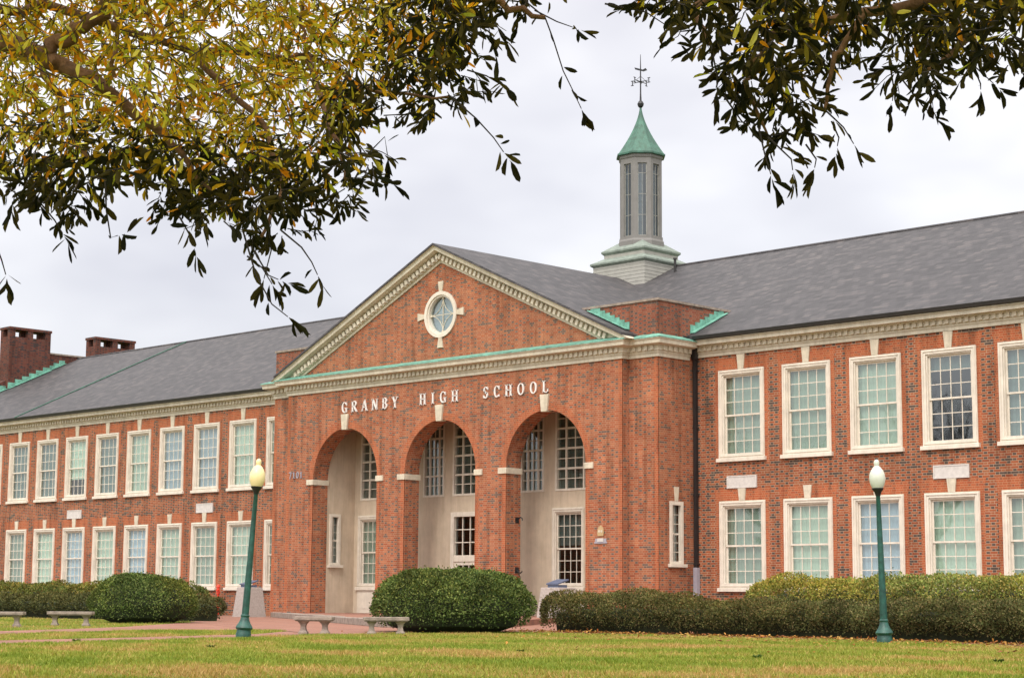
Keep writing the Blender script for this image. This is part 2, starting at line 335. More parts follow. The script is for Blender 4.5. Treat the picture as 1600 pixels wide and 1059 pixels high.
sheet('entrance_plaza', [(19.1, -22.96), (23.3, -25.57), (22.6, -21.75), (22.7, -18.6), (24.2, -18.0), (21.5, -12), (12.5, 2.3), (-12.5, 2.3), (-12.5, -4), (4.22, -15.33), (17.65, -22.88)], .016, m_paver)
sheet('brick_edging', [(24.2, -18.0), (28.77, -18.13), (32.72, -18.5), (38.79, -19.9), (46, -21.2), (46, -20.9), (38.79, -19.6), (32.72, -18.22), (28.77, -17.85), (24.0, -17.7)], .020, m_paver)
sheet('mulch_bed', [(24.0, -17.7), (28.77, -17.85), (32.72, -18.22), (38.79, -19.6), (46, -20.9), (52, -17), (52, 2.4), (12.6, 2.4), (21.4, -12)], .006, m_mulch)
sheet('mulch_ground', [(-52, -14.6), (3.2, -14.2), (-10, -3), (-12.6, 2.4), (-52, 2.4)], .006, m_mulch)
# ------------------------------------------------------------ the school
B = empty('school_building', (0, 0, 0))
tag(B, 'long two storey red brick school with arched portico, pediment, slate roof and green spired cupola', 'school')
YW, PA, PB, YS = 2.543, 10.22, 11.70, .378
ZC = 10.13; EAVE = 10.87; YE = 2.02; RY, RZ = 13.6, 16.44; XE = 50.0
XR0, PITCH, WW = 12.889, 3.0, 2.1615
UP = (6.055, 9.546); LO = (1.197, 4.574)
def wx(i, side): a = XR0+PITCH*i; return (a, a+WW) if side > 0 else (-a-WW, -a)
NW = 12
for s in (-1, 1):
    holes = [(*wx(i, s), z0+.12, z1) for i in range(NW) for z0, z1 in (UP, LO)]
    holes = [(a+.06, b-.06, c, d-.06) for a, b, c, d in holes]
    mb = MB(); x0, x1 = (PB, XE) if s > 0 else (-XE, -PB)
    wall_grid(mb, x0, x1, 0, ZC+.15, holes, YW, .32)
    mb.box(min(s*XE, s*(XE+.4)), max(s*XE, s*(XE+.4)), YW, 24.6, 0, 11.2)       # gable end wall below the roof
    mb.poly([(s*XE, YW, 11.2), (s*XE, 24.6, 11.2), (s*XE, RY, RZ)])
    mb.poly([(x0, 24.6, 0), (x1, 24.6, 0), (x1, 24.6, 11.2), (x0, 24.6, 11.2)])
    mb.build('wing_wall', m_wing, B)
    # rubbed brick surrounds
    mb = MB()
    for i in range(NW):
        a, b = wx(i, s)
        for z0, z1 in (UP, LO):
            for u0, u1 in ((a-.17, a), (b, b+.17)): mb.box(u0, u1, YW-.004, YW+.02, z0-.06, z1+.02)
            c = (a+b)/2; top = z1+.46
            mb.prism([(a-.17, YW-.0045, z1+.02), (b+.17, YW-.0045, z1+.02), (b+.25, YW-.0045, top), (a-.25, YW-.0045, top)], (0, .03, 0))
    mb.build('window_surround', m_orange, B)
    # floors and interior back so rooms are real and dark
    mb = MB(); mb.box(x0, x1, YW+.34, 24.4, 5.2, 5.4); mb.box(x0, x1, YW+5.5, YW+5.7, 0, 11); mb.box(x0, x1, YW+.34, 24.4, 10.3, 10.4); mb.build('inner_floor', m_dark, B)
# --- windows: one prototype per height, copied with its parts
def make_window(H, blind_mat, blind_from=0.0):
    mb = MB(); Wd = WW
    def ring(x0, x1, z0, z1, t, y0, y1, tb=None):
        tb = t if tb is None else tb
        mb.box(x0, x0+t, y0, y1, z0, z1); mb.box(x1-t, x1, y0, y1, z0, z1); mb.box(x0+t, x1-t, y0, y1, z1-t, z1); mb.box(x0+t, x1-t, y0, y1, z0, z0+tb)
    ring(0, Wd, .14, H, .17, -.05, .06)
    ring(.17, Wd-.17, .14+.06, H-.17, .05, -.005, .24)
    ring(.035, Wd-.035, .19, H-.035, .05, -.075, -.05)
    fr = mb.build('window', m_frame, None, bevel=.008)
    mb = MB(); mb.box(-.07, Wd+.07, -.13, .16, 0, .14); mb.build('sill', m_frame, fr, bevel=.012)
    x0, x1, z0, z1 = .22, Wd-.22, .25, H-.22; zm = (z0+z1)/2
    for (a, b, y) in ((zm-.03, z1, .08), (z0, zm+.03, .125)):
        mb = MB(); t = .065
        mb.box(x0, x0+t, y, y+.04, a, b); mb.box(x1-t, x1, y, y+.04, a, b); mb.box(x0+t, x1-t, y, y+.04, a, a+t); mb.box(x0+t, x1-t, y, y+.04, b-t, b)
        for k in range(1, 4):
            xc = x0+t+(x1-x0-2*t)*k/4; mb.box(xc-.014, xc+.014, y+.006, y+.034, a+t, b-t)
        for k in range(1, 3):
            zc = a+t+(b-a-2*t)*k/3; mb.box(x0+t, x1-t, y+.007, y+.033, zc-.014, zc+.014)
        mb.build('sash', m_frame, fr)
        mb = MB(); mb.poly([(x0+.02, y+.02, a+.02), (x1-.02, y+.02, a+.02), (x1-.02, y+.02, b-.02), (x0+.02, y+.02, b-.02)]); mb.build('pane', m_glass, fr)
    if blind_mat:
        mb = MB(); n = 66; za = z0+(z1-z0)*blind_from
        for k in range(n):
            xa = x0+(x1-x0)*k/n; xb = x0+(x1-x0)*(k+1)/n
            ya = .25+.010*math.sin(k*.95)+.008*math.sin(k*.37); yb = .25+.010*math.sin((k+1)*.95)+.008*math.sin((k+1)*.37)
            mb.poly([(xa, ya, za), (xb, yb, za), (xb, yb, z1), (xa, ya, z1)])
        bo = mb.build('blind', blind_mat, fr, smooth=True)
    return fr
protos = {}
def get_proto(key):
    if key not in protos:
        lvl, kind = key; H = (UP if lvl else LO); H = H[1]-H[0]
        m, fr = {'mint': (m_mint, 0), 'blue': (m_bluec, 0), 'part': (m_mint, .3), 'half': (m_mint, .5), 'grey': (m_grey, 0), 'none': (m_grey, .82)}[kind]
        p = make_window(H, m, fr); protos[key] = [p, False]
    return protos[key]
seqU = {1: ['mint', 'mint', 'mint', 'none', 'grey'], -1: ['mint', 'mint', 'blue', 'blue', 'mint', 'grey', 'part', 'grey', 'grey']}
seqL = {1: ['mint', 'mint', 'blue', 'mint', 'mint'], -1: ['mint', 'mint', 'mint', 'mint', 'blue', 'mint', 'blue', 'mint', 'mint']}
rnd = random.Random(3)
for s in (1, -1):
    for i in range(NW):
        for lvl, (z0, z1), sq in ((1, UP, seqU), (0, LO, seqL)):
            kd = sq[s][i] if i < len(sq[s]) else rnd.choice(['mint', 'blue', 'grey'])
            pr = get_proto((lvl, kd)); a, b = wx(i, s)
            o = pr[0] if not pr[1] else copy_tree(pr[0]); pr[1] = True
            o.parent = B; o.location = (a, YW, z0)
# --- keystones and stone panels of the wings
for s in (1, -1):
    for i in range(NW):
        c = sum(wx(i, s))/2
        for z0, z1 in ((UP[1]+.004, ZC-.01), (LO[1]+.004, LO[1]+.48)):
            mb = MB(); mb.prism([(c-.13, YW-.05, z0), (c+.13, YW-.05, z0), (c+.19, YW-.05, z1), (c-.19, YW-.05, z1)], (0, .08, 0)); mb.build('keystone', m_cream2, B, bevel=.01)
    for i in ((0, 3, 7, 10) if s > 0 else (2, 6, 10)):
        c = sum(wx(i, s))/2; mb = MB(); mb.box(c-.70, c+.70, YW-.04, YW+.02, 5.056, 5.52)
        for (u0, u1, v0, v1) in ((-.7, .7, 5.056, 5.10), (-.7, .7, 5.476, 5.52), (-.7, -.655, 5.10, 5.476), (.655, .7, 5.10, 5.476)): mb.box(c+u0, c+u1, YW-.055, YW-.04, v0, v1)
        mb.build('stone_panel', m_panel, B)
# --- wing cornice, gutter, roof
def cornice(x0, x1, yw, z0, z1, dent=True, out=.5):
    """stepped moulding along x at wall plane yw"""
    mb = MB(); h = z1-z0
    for a, b, p in ((0, .22, .06), (.22, .34, .10), (.34, .62, .15), (.62, .70, .26), (.70, .93, out-.05), (.93, 1, out)):
        mb.box(x0, x1, yw-p, yw+.05, z0+a*h+.0005, z0+b*h)
    if dent:
        n = int((x1-x0)/.26)
        for k in range(n):
            xc = x0+(k+.5)*(x1-x0)/n; mb.box(xc-.07, xc+.07, yw-.215, yw-.148, z0+.37*h, z0+.62*h)
    return mb
for s in (1, -1):
    x0, x1 = (PB+.02, XE) if s > 0 else (-XE, -PB-.02)
    cornice(x0, x1, YW, ZC, EAVE-.12).build('cornice', m_cream, B)
    mb = MB(); xa, xb = (PB+.4, XE+.2) if s > 0 else (-XE-.2, -PB-.4)
    mb.prism([(xa, YW-.50, EAVE-.115), (xa, YW-.62, EAVE-.09), (xa, YW-.65, EAVE+.03), (xa, YW-.48, EAVE+.03)], (xb-xa, 0, 0)); mb.build('gutter', m_gutter, B)
mb = MB()
def roofslab(mb, pts, t=.10):
    mb.prism(pts, (0, 0, -t))
YEV = YW-.60; slope = (RZ-EAVE)/(RY-YEV)
mb.prism([(-XE, YEV, EAVE+.03), (-XE, RY, RZ), (-XE, 2*RY-YEV, EAVE+.03), (-XE, 2*RY-YEV, EAVE-.08), (-XE, RY, RZ-.12), (-XE, YEV, EAVE-.08)], (2*XE, 0, 0))
mb.build('roof', m_slate, B)
mb = MB(); mb.tube([(-XE, RY, RZ+.01), (XE, RY, RZ+.01)], .07, seg=8); mb.build('ridge_cap', m_slate, B)
# copper strip running up the left roof slope, and a vent pipe
def on_roof(y): return EAVE+.03+(y-YEV)*slope
for X in (-37.7, 37.7):
    mb = MB(); y0, y1 = YEV+.02, RY-.05
    mb.prism([(X-.06, y0, on_roof(y0)+.003), (X+.06, y0, on_roof(y0)+.003), (X+.06, y1, on_roof(y1)+.003), (X-.06, y1, on_roof(y1)+.003)], (0, 0, .05)); mb.build('roof_flashing', m_copper2, B)
mb = MB(); mb.lathe([(.06, -.3), (.06, .55), (.09, .55), (.09, .62)], 10, (2.35, RY-1.0, on_roof(RY-1.0))); mb.build('vent_pipe', m_gutter, B)
# --- gable parapets and chimneys at both ends
for s in (1, -1):
    X0, X1 = (XE, XE+.55) if s > 0 else (-XE-.55, -XE)
    mb = MB(); pr = [(X0, 1.9, 10.9), (X0, 1.9, 11.9), (X0, 4.0, 12.4), (X0, 8.4, 14.6), (X0, 11.3, 16.55), (X0, 15.9, 16.55), (X0, 18.8, 14.6), (X0, 25.2, 11.9), (X0, 25.2, 10.9)]
    mb.prism(pr, (X1-X0, 0, 0)); mb.build('parapet', m_dkbrick, B)
    mb = MB(); mb.prism([(X0-.06, 11.3, 16.55), (X0-.06, 15.9, 16.55), (X0-.06, 15.9, 16.65), (X0-.06, 11.3, 16.65)], (X1-X0+.12, 0, 0)); mb.build('coping', m_conc, B)
    for yc0, yc1 in ((8.35, 11.35), (14.75, 17.85)):
        ztop = 18.05; xa, xb = (X0-.25, X1+.35) if s > 0 else (X0-.35, X1+.25); mb = MB()
        mb.box(xa, xb, yc0, yc1, 11, ztop-.62)
        # openwork top: corner and middle posts under a slab
        for k in range(3):
            ya = yc0+(yc1-yc0-.4)*k/2; mb.box(xa, xa+.3, ya, ya+.4, ztop-.62, ztop-.16); mb.box(xb-.3, xb, ya, ya+.4, ztop-.62, ztop-.16)
        ch = mb.build('chimney', m_dkbrick, B)
        mb = MB(); mb.box(xa-.05, xb+.05, yc0-.05, yc1+.05, ztop-.16, ztop); mb.build('chimney_cap', m_dkbrick, ch)
def step_flashing(p0, p1, nrm, n, h=.30, low=.02, name='step_flashing'):
    """saw-toothed copper apron climbing from p0 to p1 against a wall with outward normal nrm"""
    p0, p1, nrm = Vector(p0), Vector(p1), Vector(nrm); pts = [p0+Vector((0, 0, low)), p1+Vector((0, 0, low))]; d = (p1-p0)/n
    for k in range(n, 0, -1):
        a = p0+d*k; b = p0+d*(k-1)
        hi = max(a.z, b.z)
        pts.append(Vector((a.x, a.y, hi+h*.75))); pts.append(Vector((b.x, b.y, hi+h*.75)))
        if k > 1: pts.append(Vector((b.x, b.y, max(b.z, (b-d).z)+h*.75)))
    mb = MB(); mb.prism([p+nrm*.03 for p in pts][::1], -nrm*.029); 
    a, b = p0+nrm*.03, p1+nrm*.03
    mb.prism([a+Vector((0, 0, .03)), b+Vector((0, 0, .03)), b+nrm*.22+Vector((0, 0, .03)), a+nrm*.22+Vector((0, 0, .03))], (0, 0, .03))
    return mb.build(name, m_copper, B)
step_flashing((-XE, 2.2, on_roof(2.2)), (-XE, 8.35, on_roof(8.35)), (1, 0, 0), 11)
step_flashing((-XE+.25, 8.35, on_roof(8.35)), (-XE+.25, 11.35, on_roof(11.35)), (1, 0, 0), 6)
step_flashing((-XE, 11.35, on_roof(11.35)), (-XE, 12.6, on_roof(12.6)), (1, 0, 0), 3)
# --- portico front wall with three arches
AW, AP, ZI, ZF = 4.3637/2, 6.1402, 6.12, .2
TH = .85
mb = MB(); ntick = 28
def arch_face(mb, y):
    xs = [-PA]
    for c in (-AP, 0, AP):
        # pier to the left of the arch
        mb.poly([(xs[-1], y, ZF), (c-AW, y, ZF), (c-AW, y, ZI), (xs[-1], y, ZI)]); mb.poly([(xs[-1], y, ZI), (c-AW, y, ZI), (c-AW, y, ZC), (xs[-1], y, ZC)])
        arc = [(c-AW*math.cos(math.pi*k/ntick), ZI+AW*math.sin(math.pi*k/ntick)) for k in range(ntick+1)]
        for k in range(ntick):
            (xa, za), (xb, zb) = arc[k], arc[k+1]; mb.poly([(xa, y, za), (xb, y, zb), (xb, y, ZC), (xa, y, ZC)])
        xs.append(c+AW)
    mb.poly([(xs[-1], y, ZF), (PA, y, ZF), (PA, y, ZC), (xs[-1], y, ZC)])
arch_face(mb, 0); arch_face(mb, TH)
for c in (-AP, 0, AP):
    for sx in (-1, 1): mb.poly([(c+sx*AW, 0, ZF), (c+sx*AW, TH, ZF), (c+sx*AW, TH, ZI), (c+sx*AW, 0, ZI)])
    for k in range(ntick):
        a0, a1 = math.pi*k/ntick, math.pi*(k+1)/ntick
        p = lambda a, y: (c-AW*math.cos(a), y, ZI+AW*math.sin(a))
        mb.poly([p(a0, 0), p(a1, 0), p(a1, TH), p(a0, TH)])
mb.box(-PA, PA, .001, .5, ZC, 10.9)
for s in (-1, 1):
    mb.poly([(s*PA, 0, 0), (s*PA, YS, 0), (s*PA, YS, ZC), (s*PA, 0, ZC)])
    mb.poly([(s*PA, YS, 0), (s*PB, YS, 0), (s*PB, YS, ZC+.7), (s*PA, YS, ZC+.7)])
    if s < 0: mb.poly([(s*PB, YS, 0), (s*PB, YW, 0), (s*PB, YW, ZC+.7), (s*PB, YS, ZC+.7)])
wall_grid(mb, YS, YW, 0, ZC+.7, [(1.06, 1.72, 2.24, 4.54)], PB, -.3, axis='y')
mb.box(-PA, -8.18, 0.003, TH, 0, ZF)
mb.build('portico_wall', m_brick, B)
# rubbed brick arch rings and corner bands
for c in (-AP, 0, AP):
    mb = MB(); n = 40; R1 = AW+.30
    for k in range(n):
        a0, a1 = math.pi*k/n, math.pi*(k+1)/n
        q = lambda a, r: (c-r*math.cos(a), -.004, ZI+r*math.sin(a))
        mb.prism([q(a0, AW), q(a1, AW), q(a1, R1), q(a0, R1)], (0, .02, 0))
    mb.build('arch_ring', m_orange, B)
for s in (-1, 1):
    a, b = sorted((s*PA, s*(PA-.2))); mb = MB(); mb.box(a, b, -.005, .02, 0, ZC-.02); mb.build('corner_band', m_orange, B)
    a, b = sorted((s*PB, s*(PB-.2))); mb = MB(); mb.box(a, b, YS-.005, YS+.02, 0, ZC-.02); mb.build('corner_band', m_orange, B)
for c in (-AP, 0, AP):
    for s in (-1, 1):
        a, b = sorted((c+s*AW, c+s*(AW+.2))); mb = MB(); mb.box(a, b, -.0055, .02, ZF, ZI-.24); mb.build('jamb_band', m_orange, B)
for c in (-AP, 0, AP):
    for s in (-1, 1):
        a, b = (c-AW-.42, c-AW+.05) if s < 0 else (c+AW-.05, c+AW+.42); mb = MB(); mb.box(a, b, -.06, TH+.05, ZI-.24, ZI+.0); mb.build('impost', m_cream2, B, bevel=.015)
    mb = MB(); mb.prism([(c-.16, -.09, ZI+AW-.06), (c+.16, -.09, ZI+AW-.06), (c+.24, -.09, 8.93), (c-.24, -.09, 8.93)], (0, .3, 0)); mb.build('keystone', m_cream2, B, bevel=.015)
# portico cornice: returns round the set-back corners
def cor_path(path, z0, z1, name, parent=B, dent=True, mat=m_cream, out=.5):
    """moulding swept along a plan polyline (outer side to the right of travel)"""
    h = z1-z0; prof = [(-.05, 0), (.06, 0), (.06, .22), (.10, .22), (.10, .34), (.15, .34), (.15, .62), (.27, .64), (out-.07, .70), (out-.05, .92), (out, .95), (out, 1), (-.05, 1)]
    P = [Vector((x, y, 0)) for x, y in path]; n = len(P); mb = MB(); rings = []
    for i in range(n):
        d0 = (P[i]-P[i-1]).normalized() if i else (P[1]-P[0]).normalized(); d1 = (P[i+1]-P[i]).normalized() if i < n-1 else d0
        n0 = Vector((d0.y, -d0.x, 0)); n1 = Vector((d1.y, -d1.x, 0)); m = (n0+n1).normalized(); m = m/max(.3, m.dot(n0))
        rings.append([P[i]+m*o+Vector((0, 0, z0+zz*h)) for o, zz in prof])
    k = len(prof)
    for i in range(n-1):
        for j in range(k):
            j2 = (j+1) % k; mb.poly([rings[i][j], rings[i+1][j], rings[i+1][j2], rings[i][j2]])
    mb.poly(rings[0]); mb.poly(rings[-1][::-1])
    if dent:
        for i in range(n-1):
            L = (P[i+1]-P[i]).length; d = (P[i+1]-P[i]).normalized(); nn = Vector((d.y, -d.x, 0)); q = max(1, int(L/.26))
            for t in range(q):
                c = P[i]+d*(t+.5)*L/q; a = c-d*.07+nn*.148; b = c+d*.07+nn*.148
                mb.prism([(a.x, a.y, z0+.37*h), (b.x, b.y, z0+.37*h), (b.x, b.y, z0+.625*h), (a.x, a.y, z0+.625*h)], nn*.075)
    return mb.build(name, mat, parent)
front = [(-PB, YW-.35), (-PB, YS), (-PA, YS), (-PA, 0), (PA, 0), (PA, YS), (PB, YS), (PB, YW-.35)]
cor_path(front, 10.02, 10.68, 'portico_cornice')
# copper weathering on top of the cornice, sloping back
def cap_path(path, zlo, zhi, o0, o1, name):
    P = [Vector((x, y, 0)) for x, y in path]; n = len(P); mb = MB(); A = []; Bq = []; Cq = []
    for i in range(n):
        d0 = (P[i]-P[i-1]).normalized() if i else (P[1]-P[0]).normalized(); d1 = (P[i+1]-P[i]).normalized() if i < n-1 else d0
        n0 = Vector((d0.y, -d0.x, 0)); n1 = Vector((d1.y, -d1.x, 0)); m = (n0+n1).normalized(); m = m/max(.3, m.dot(n0))
        A.append(P[i]+m*o0+Vector((0, 0, zlo))); Bq.append(P[i]+m*o0+Vector((0, 0, zlo+.035))); Cq.append(P[i]+m*o1+Vector((0, 0, zhi)))
    for i in range(n-1):
        mb.poly([A[i], A[i+1], Bq[i+1], Bq[i]]); mb.poly([Bq[i], Bq[i+1], Cq[i+1], Cq[i]])
    return mb.build(name, m_copper, B)
cap_path(front, 10.682, 10.90, .52, .012, 'copper_flashing')
# --- pediment
AZ, AX = 15.68, 10.62        # top outer edge of the raking cornice
sl = (AZ-10.86)/AX
def tri_wall():
    mb = MB(); cz, R = 12.775, .90; cxs = 0
    zt = lambda x: AZ-.45-abs(x)*sl
    corners = [(-PA, 10.8), (PA, 10.8), (PA, max(10.81, zt(PA))), (0, zt(0)), (-PA, max(10.81, zt(PA)))]
    def hit(a):
        dx, dz = math.cos(a), math.sin(a); best = 1e9
        for i in range(5):
            (x1, z1), (x2, z2) = corners[i], corners[(i+1) % 5]; ex, ez = x2-x1, z2-z1; den = dx*ez-dz*ex
            if abs(den) < 1e-9: continue
            t = ((x1)*ez-(z1-cz)*ex)/den; u = ((x1)*dz-(z1-cz)*dx)/den
            if t > 0 and -1e-6 <= u <= 1+1e-6: best = min(best, t)
        return (dx*best, cz+dz*best)
    angs = sorted({2*math.pi*k/72 for k in range(72)} | {math.atan2(z-cz, x) % (2*math.pi) for x, z in corners})
    for i in range(len(angs)):
        a, b = angs[i], angs[(i+1) % len(angs)]; pa, pb = hit(a), hit(b)
        ca = (R*math.cos(a), cz+R*math.sin(a)); cb = (R*math.cos(b), cz+R*math.sin(b))
        mb.poly([(ca[0], 0, ca[1]), (pa[0], 0, pa[1]), (pb[0], 0, pb[1]), (cb[0], 0, cb[1])])
        mb.poly([(ca[0], 0, ca[1]), (cb[0], 0, cb[1]), (cb[0], .3, cb[1]), (ca[0], .3, ca[1])])
    return mb.build('pediment_wall', m_brick, B)
tri_wall()
# raking cornices (profile pushed up the slope)
for s in (-1, 1):
    mb = MB(); d = Vector((s*AX, 0, 10.86-AZ)); L = d.length; d.normalize(); up = Vector((s*abs(d.z), 0, abs(d.x)))
    prof = [(.05, -.62), (-.06, -.62), (-.06, -.50), (-.12, -.50), (-.12, -.24), (-.30, -.22), (-.44, -.17), (-.46, -.03), (-.52, 0), (.05, 0)]
    def at2(t, p):
        # mitred vertically at the apex
        base = Vector((0, 0, AZ))+d*t; q = base+up*p[1]
        if t == 0: q = Vector((0, 0, AZ+p[1]/abs(d.x)))
        return Vector((q.x, p[0], q.z))
    k = len(prof)
    t1 = [L-.02+(p[1]*abs(d.z)/abs(d.x))*0 for p in prof]
    # lower end cut level with the cornice cap
    def low(p):
        q = Vector((0, 0, AZ))+up*p[1]; tt = (10.70-q.z)/d.z; q = q+d*tt; return Vector((q.x, p[0], q.z))
    A = [at2(0, p) for p in prof]; Z = [low(p) for p in prof]
    for j in range(k): j2 = (j+1) % k; mb.poly([A[j], Z[j], Z[j2], A[j2]])
    mb.poly(A); mb.poly(Z)
    n = 44
    for t in range(1, n):
        c = Vector((0, 0, AZ))+d*(L*(t+.0)/n)+up*(-.485); dx = d*.07
        if c.z-.1 < 10.75: continue
        mb.prism([(c-dx)+Vector((0, -.119, 0)), (c+dx)+Vector((0, -.119, 0)), (c+dx)+up*.205+Vector((0, -.119, 0)), (c-dx)+up*.205+Vector((0, -.119, 0))], (0, -.13, 0))
    mb.build('raking_cornice', m_cream, B)
    # roof of the portico
    mb = MB(); o_ = .05
    mb.prism([(0, -.56, AZ+.005), (s*(AX+.05), -.56, 10.87-.02), (s*(AX+.05), 12.4, 10.85), (0, 12.4, AZ+.005)], (0, 0, .09)); mb.build('portico_roof', m_slate, B)
# round window
R = .90; cz = 12.775; mb = MB(); n = 48
def ringmb(mb, r0, r1, y0, y1):
    for k in range(n):
        a, b = 2*math.pi*k/n, 2*math.pi*(k+1)/n
        q = lambda r, y, t: (r*math.cos(t), y, cz+r*math.sin(t))
        mb.poly([q(r0, y0, a), q(r0, y0, b), q(r1, y0, b), q(r1, y0, a)]); mb.poly([q(r1, y0, a), q(r1, y0, b), q(r1, y1, b), q(r1, y1, a)]); mb.poly([q(r0, y0, a), q(r0, y0, b), q(r0, y1, b), q(r0, y1, a)])
ringmb(mb, .84, .99, -.07, .1); ringmb(mb, .76, .845, -.01, .2)
rw = mb.build('round_window', m_frame, B)
mb = MB(); mb.box(-.016, .016, .10, .13, cz-.77, cz+.77); mb.box(-.77, .77, .101, .131, cz-.016, cz+.016)
for q in range(4):
    a0 = math.pi/2*q; cc = Vector((math.cos(a0+math.pi/4), 0, math.sin(a0+math.pi/4)))*1.09
    pts = []
    for k in range(13):
        t = a0+math.pi/4+math.pi-math.pi/4+math.pi/2*k/12; pts.append((cc.x+.77*math.cos(t), .115, cz+cc.z+.77*math.sin(t)))
    mb.tube(pts, .016, seg=5)
for q in range(4):
    a = math.pi/2*q; mb.lathe([(.05, -.05), (.05, .05)], 8, (.72*math.cos(a), .11, cz+.72*math.sin(a)))
mb.build('mullion', m_cream, rw)
mb = MB(); mb.poly([(.8*math.cos(2*math.pi*k/n), .14, cz+.8*math.sin(2*math.pi*k/n)) for k in range(n)]); mb.build('pane', m_glass, rw)
mb = MB(); mb.poly([(.85*math.cos(2*math.pi*k/n), .29, cz+.85*math.sin(2*math.pi*k/n)) for k in range(n)]); mb.build('blind', m_bluec, rw)
for q in range(4):
    a = math.pi/2*q; ca, sa = math.cos(a), math.sin(a); mb = MB()
    pt = lambda r, t: (r*ca-t*sa, -.06, cz+r*sa+t*ca)
    mb.prism([pt(.985, -.09), pt(.985, .09), pt(1.42, .17), pt(1.42, -.17)], (0, .09, 0)); mb.build('keystone', m_cream2, B)
# --- brick attic behind the pediment
mb = MB(); T = 12.27
mb.box(-PB, PB, YS+.01, YS+.36, 10.5, T-.09)
for s in (-1, 1):
    a, b = sorted((s*PB, s*(PB-.35))); mb.box(a, b, YS+.36, 5.1, 10.5, T-.09)
mb.build('attic_wall', m_attic, B)
mb = MB()
mb.box(-PB-.05, PB+.05, YS-.04, YS+.41, T-.09, T)
for s in (-1, 1):
    a, b = sorted((s*(PB+.05), s*(PB-.4))); mb.box(a, b, YS+.41, 5.2, T-.09, T)
mb.build('coping', m_conc, B)
step_flashing((PB, YEV+.35, on_roof(YEV+.35)), (PB, 4.35, on_roof(4.35)), (1, 0, 0), 7)
step_flashing((-PB, YEV+.35, on_roof(YEV+.35)), (-PB, 4.35, on_roof(4.35)), (-1, 0, 0), 7)
step_flashing((AX-.35, YS, 10.93+.35*sl+.05), (8.25, YS, AZ-8.25*sl+.12), (0, -1, 0), 8)
step_flashing((-AX+.35, YS, 10.93+.35*sl+.05), (-8.25, YS, AZ-8.25*sl+.12), (0, -1, 0), 8)
# --- downspouts
for s in (1, -1):
    mb = MB(); x = s*(PB+.12)
    mb.box(x-.065, x+.065, YW-.17, YW-.04, 0, 10.1); mb.prism([(x-.17, YW-.34, 10.62), (x+.17, YW-.34, 10.62), (x+.09, YW-.2, 10.05), (x-.09, YW-.2, 10.05)], (0, .19, 0))
    mb.box(x-.12, x+.12, YW-.68, YW-.3, 10.7, 10.93)
    for zz in (2.2, 4.8, 7.4, 9.6): mb.box(x-.09, x+.09, YW-.175, YW, zz, zz+.06)
    dsp = mb.build('downspout', m_gutter, B)
    mb = MB(); mb.box(x-.085, x+.10, YW-.2, YW-.02, 0, 2.1); mb.build('pipe_guard', m_plate, dsp)
# --- narrow window on the portico flank
def narrow(parent_name, X, ya, yb, za, zb, side):
    mb = MB(); o0, o1 = (X, X+side*.05); xa, xb = sorted((X-side*.1, X+side*.05)); t = .14
    mb.box(xa, xb, ya, ya+t, za+.1, zb); mb.box(xa, xb, yb-t, yb, za+.1, zb); mb.box(xa, xb, ya+t, yb-t, zb-t, zb); mb.box(xa, xb, ya+t, yb-t, za+.1, za+.2)
    zm = (za+zb)/2; xs0, xs1 = sorted((X-side*.16, X-side*.1))
    mb.box(xs0, xs1, ya+.1, yb-.1, zm-.035, zm+.035); mb.box(xs0, xs1, (ya+yb)/2-.012, (ya+yb)/2+.012, za+.2, zb-t)
    for k in (1, 2, 4, 5): zz = za+.2+(zb-za-.34)*k/6; mb.box(xs0+.01, xs1-.01, ya+.1, yb-.1, zz-.012, zz+.012)
    f = mb.build('narrow_window', m_frame, B, bevel=.006)
    mb = MB(); xa, xb = sorted((X-side*.1, X+side*.16)); mb.box(xa, xb, ya-.09, yb+.09, za-.02, za+.1); mb.build('sill', m_frame, f)
    mb = MB(); mb.poly([(X-side*.14, ya, za), (X-side*.14, yb, za), (X-side*.14, yb, zb), (X-side*.14, ya, zb)]); mb.build('pane', m_glass, f)
    mb = MB(); mb.poly([(X-side*.28, ya, za), (X-side*.28, yb, za), (X-side*.28, yb, zb), (X-side*.28, ya, zb)]); mb.build('blind', m_grey, f)
narrow('', PB, 1.0, 1.78, 2.12, 4.57, 1)
mb = MB(); mb.prism([(PB+.05, 1.39-.08, 4.58), (PB+.05, 1.39+.08, 4.58), (PB+.05, 1.39+.13, 5.12), (PB+.05, 1.39-.13, 5.12)], (-.08, 0, 0)); mb.build('keystone', m_cream2, B)
# --- loggia
LX = 8.34; YB = 2.50
wide = lambda c: (c-1.8, c+1.8); nar = lambda c: (c-.68, c+.68)
holesU = [(*wide(c), 5.27, 8.75) for c in (-AP, 0, AP)]+[(*nar(c), 5.27, 8.75) for c in (-3.02, 3.02)]
lowW = [(-8.0, -6.32), (-5.92, -4.24), (4.24, 5.92), (6.32, 8.0)]; doors = [(-1.88, -.08), (.08, 1.88)]
holesL = [(a, b, 1.30, 4.57) for a, b in lowW]+[(a, b, ZF, 4.57) for a, b in doors]
mb = MB(); wall_grid(mb, -LX, LX, ZF, 9.3, [(a+.03, b-.03, c+.03, d-.03) for a, b, c, d in holesU+holesL], YB, .3)
wall_grid(mb, TH, YB, ZF, 9.3, [(1.06, 1.62, 2.30, 4.60)], -LX, -.3, axis='y')
mb.poly([(LX, TH, ZF), (LX, YB, ZF), (LX, YB, 9.3), (LX, TH, 9.3)])
mb.poly([(-LX, TH, 9.3), (LX, TH, 9.3), (LX, YB, 9.3), (-LX, YB, 9.3)])
mb.build('loggia_wall', m_stucco, B)
mb = MB(); mb.box(-PB+.4, PB-.4, YB+3.5, YB+3.7, 0, 10); mb.box(-PB+.4, PB-.4, YB+.31, YB+3.5, 4.9, 5.1); mb.build('inner_floor', m_dark, B)
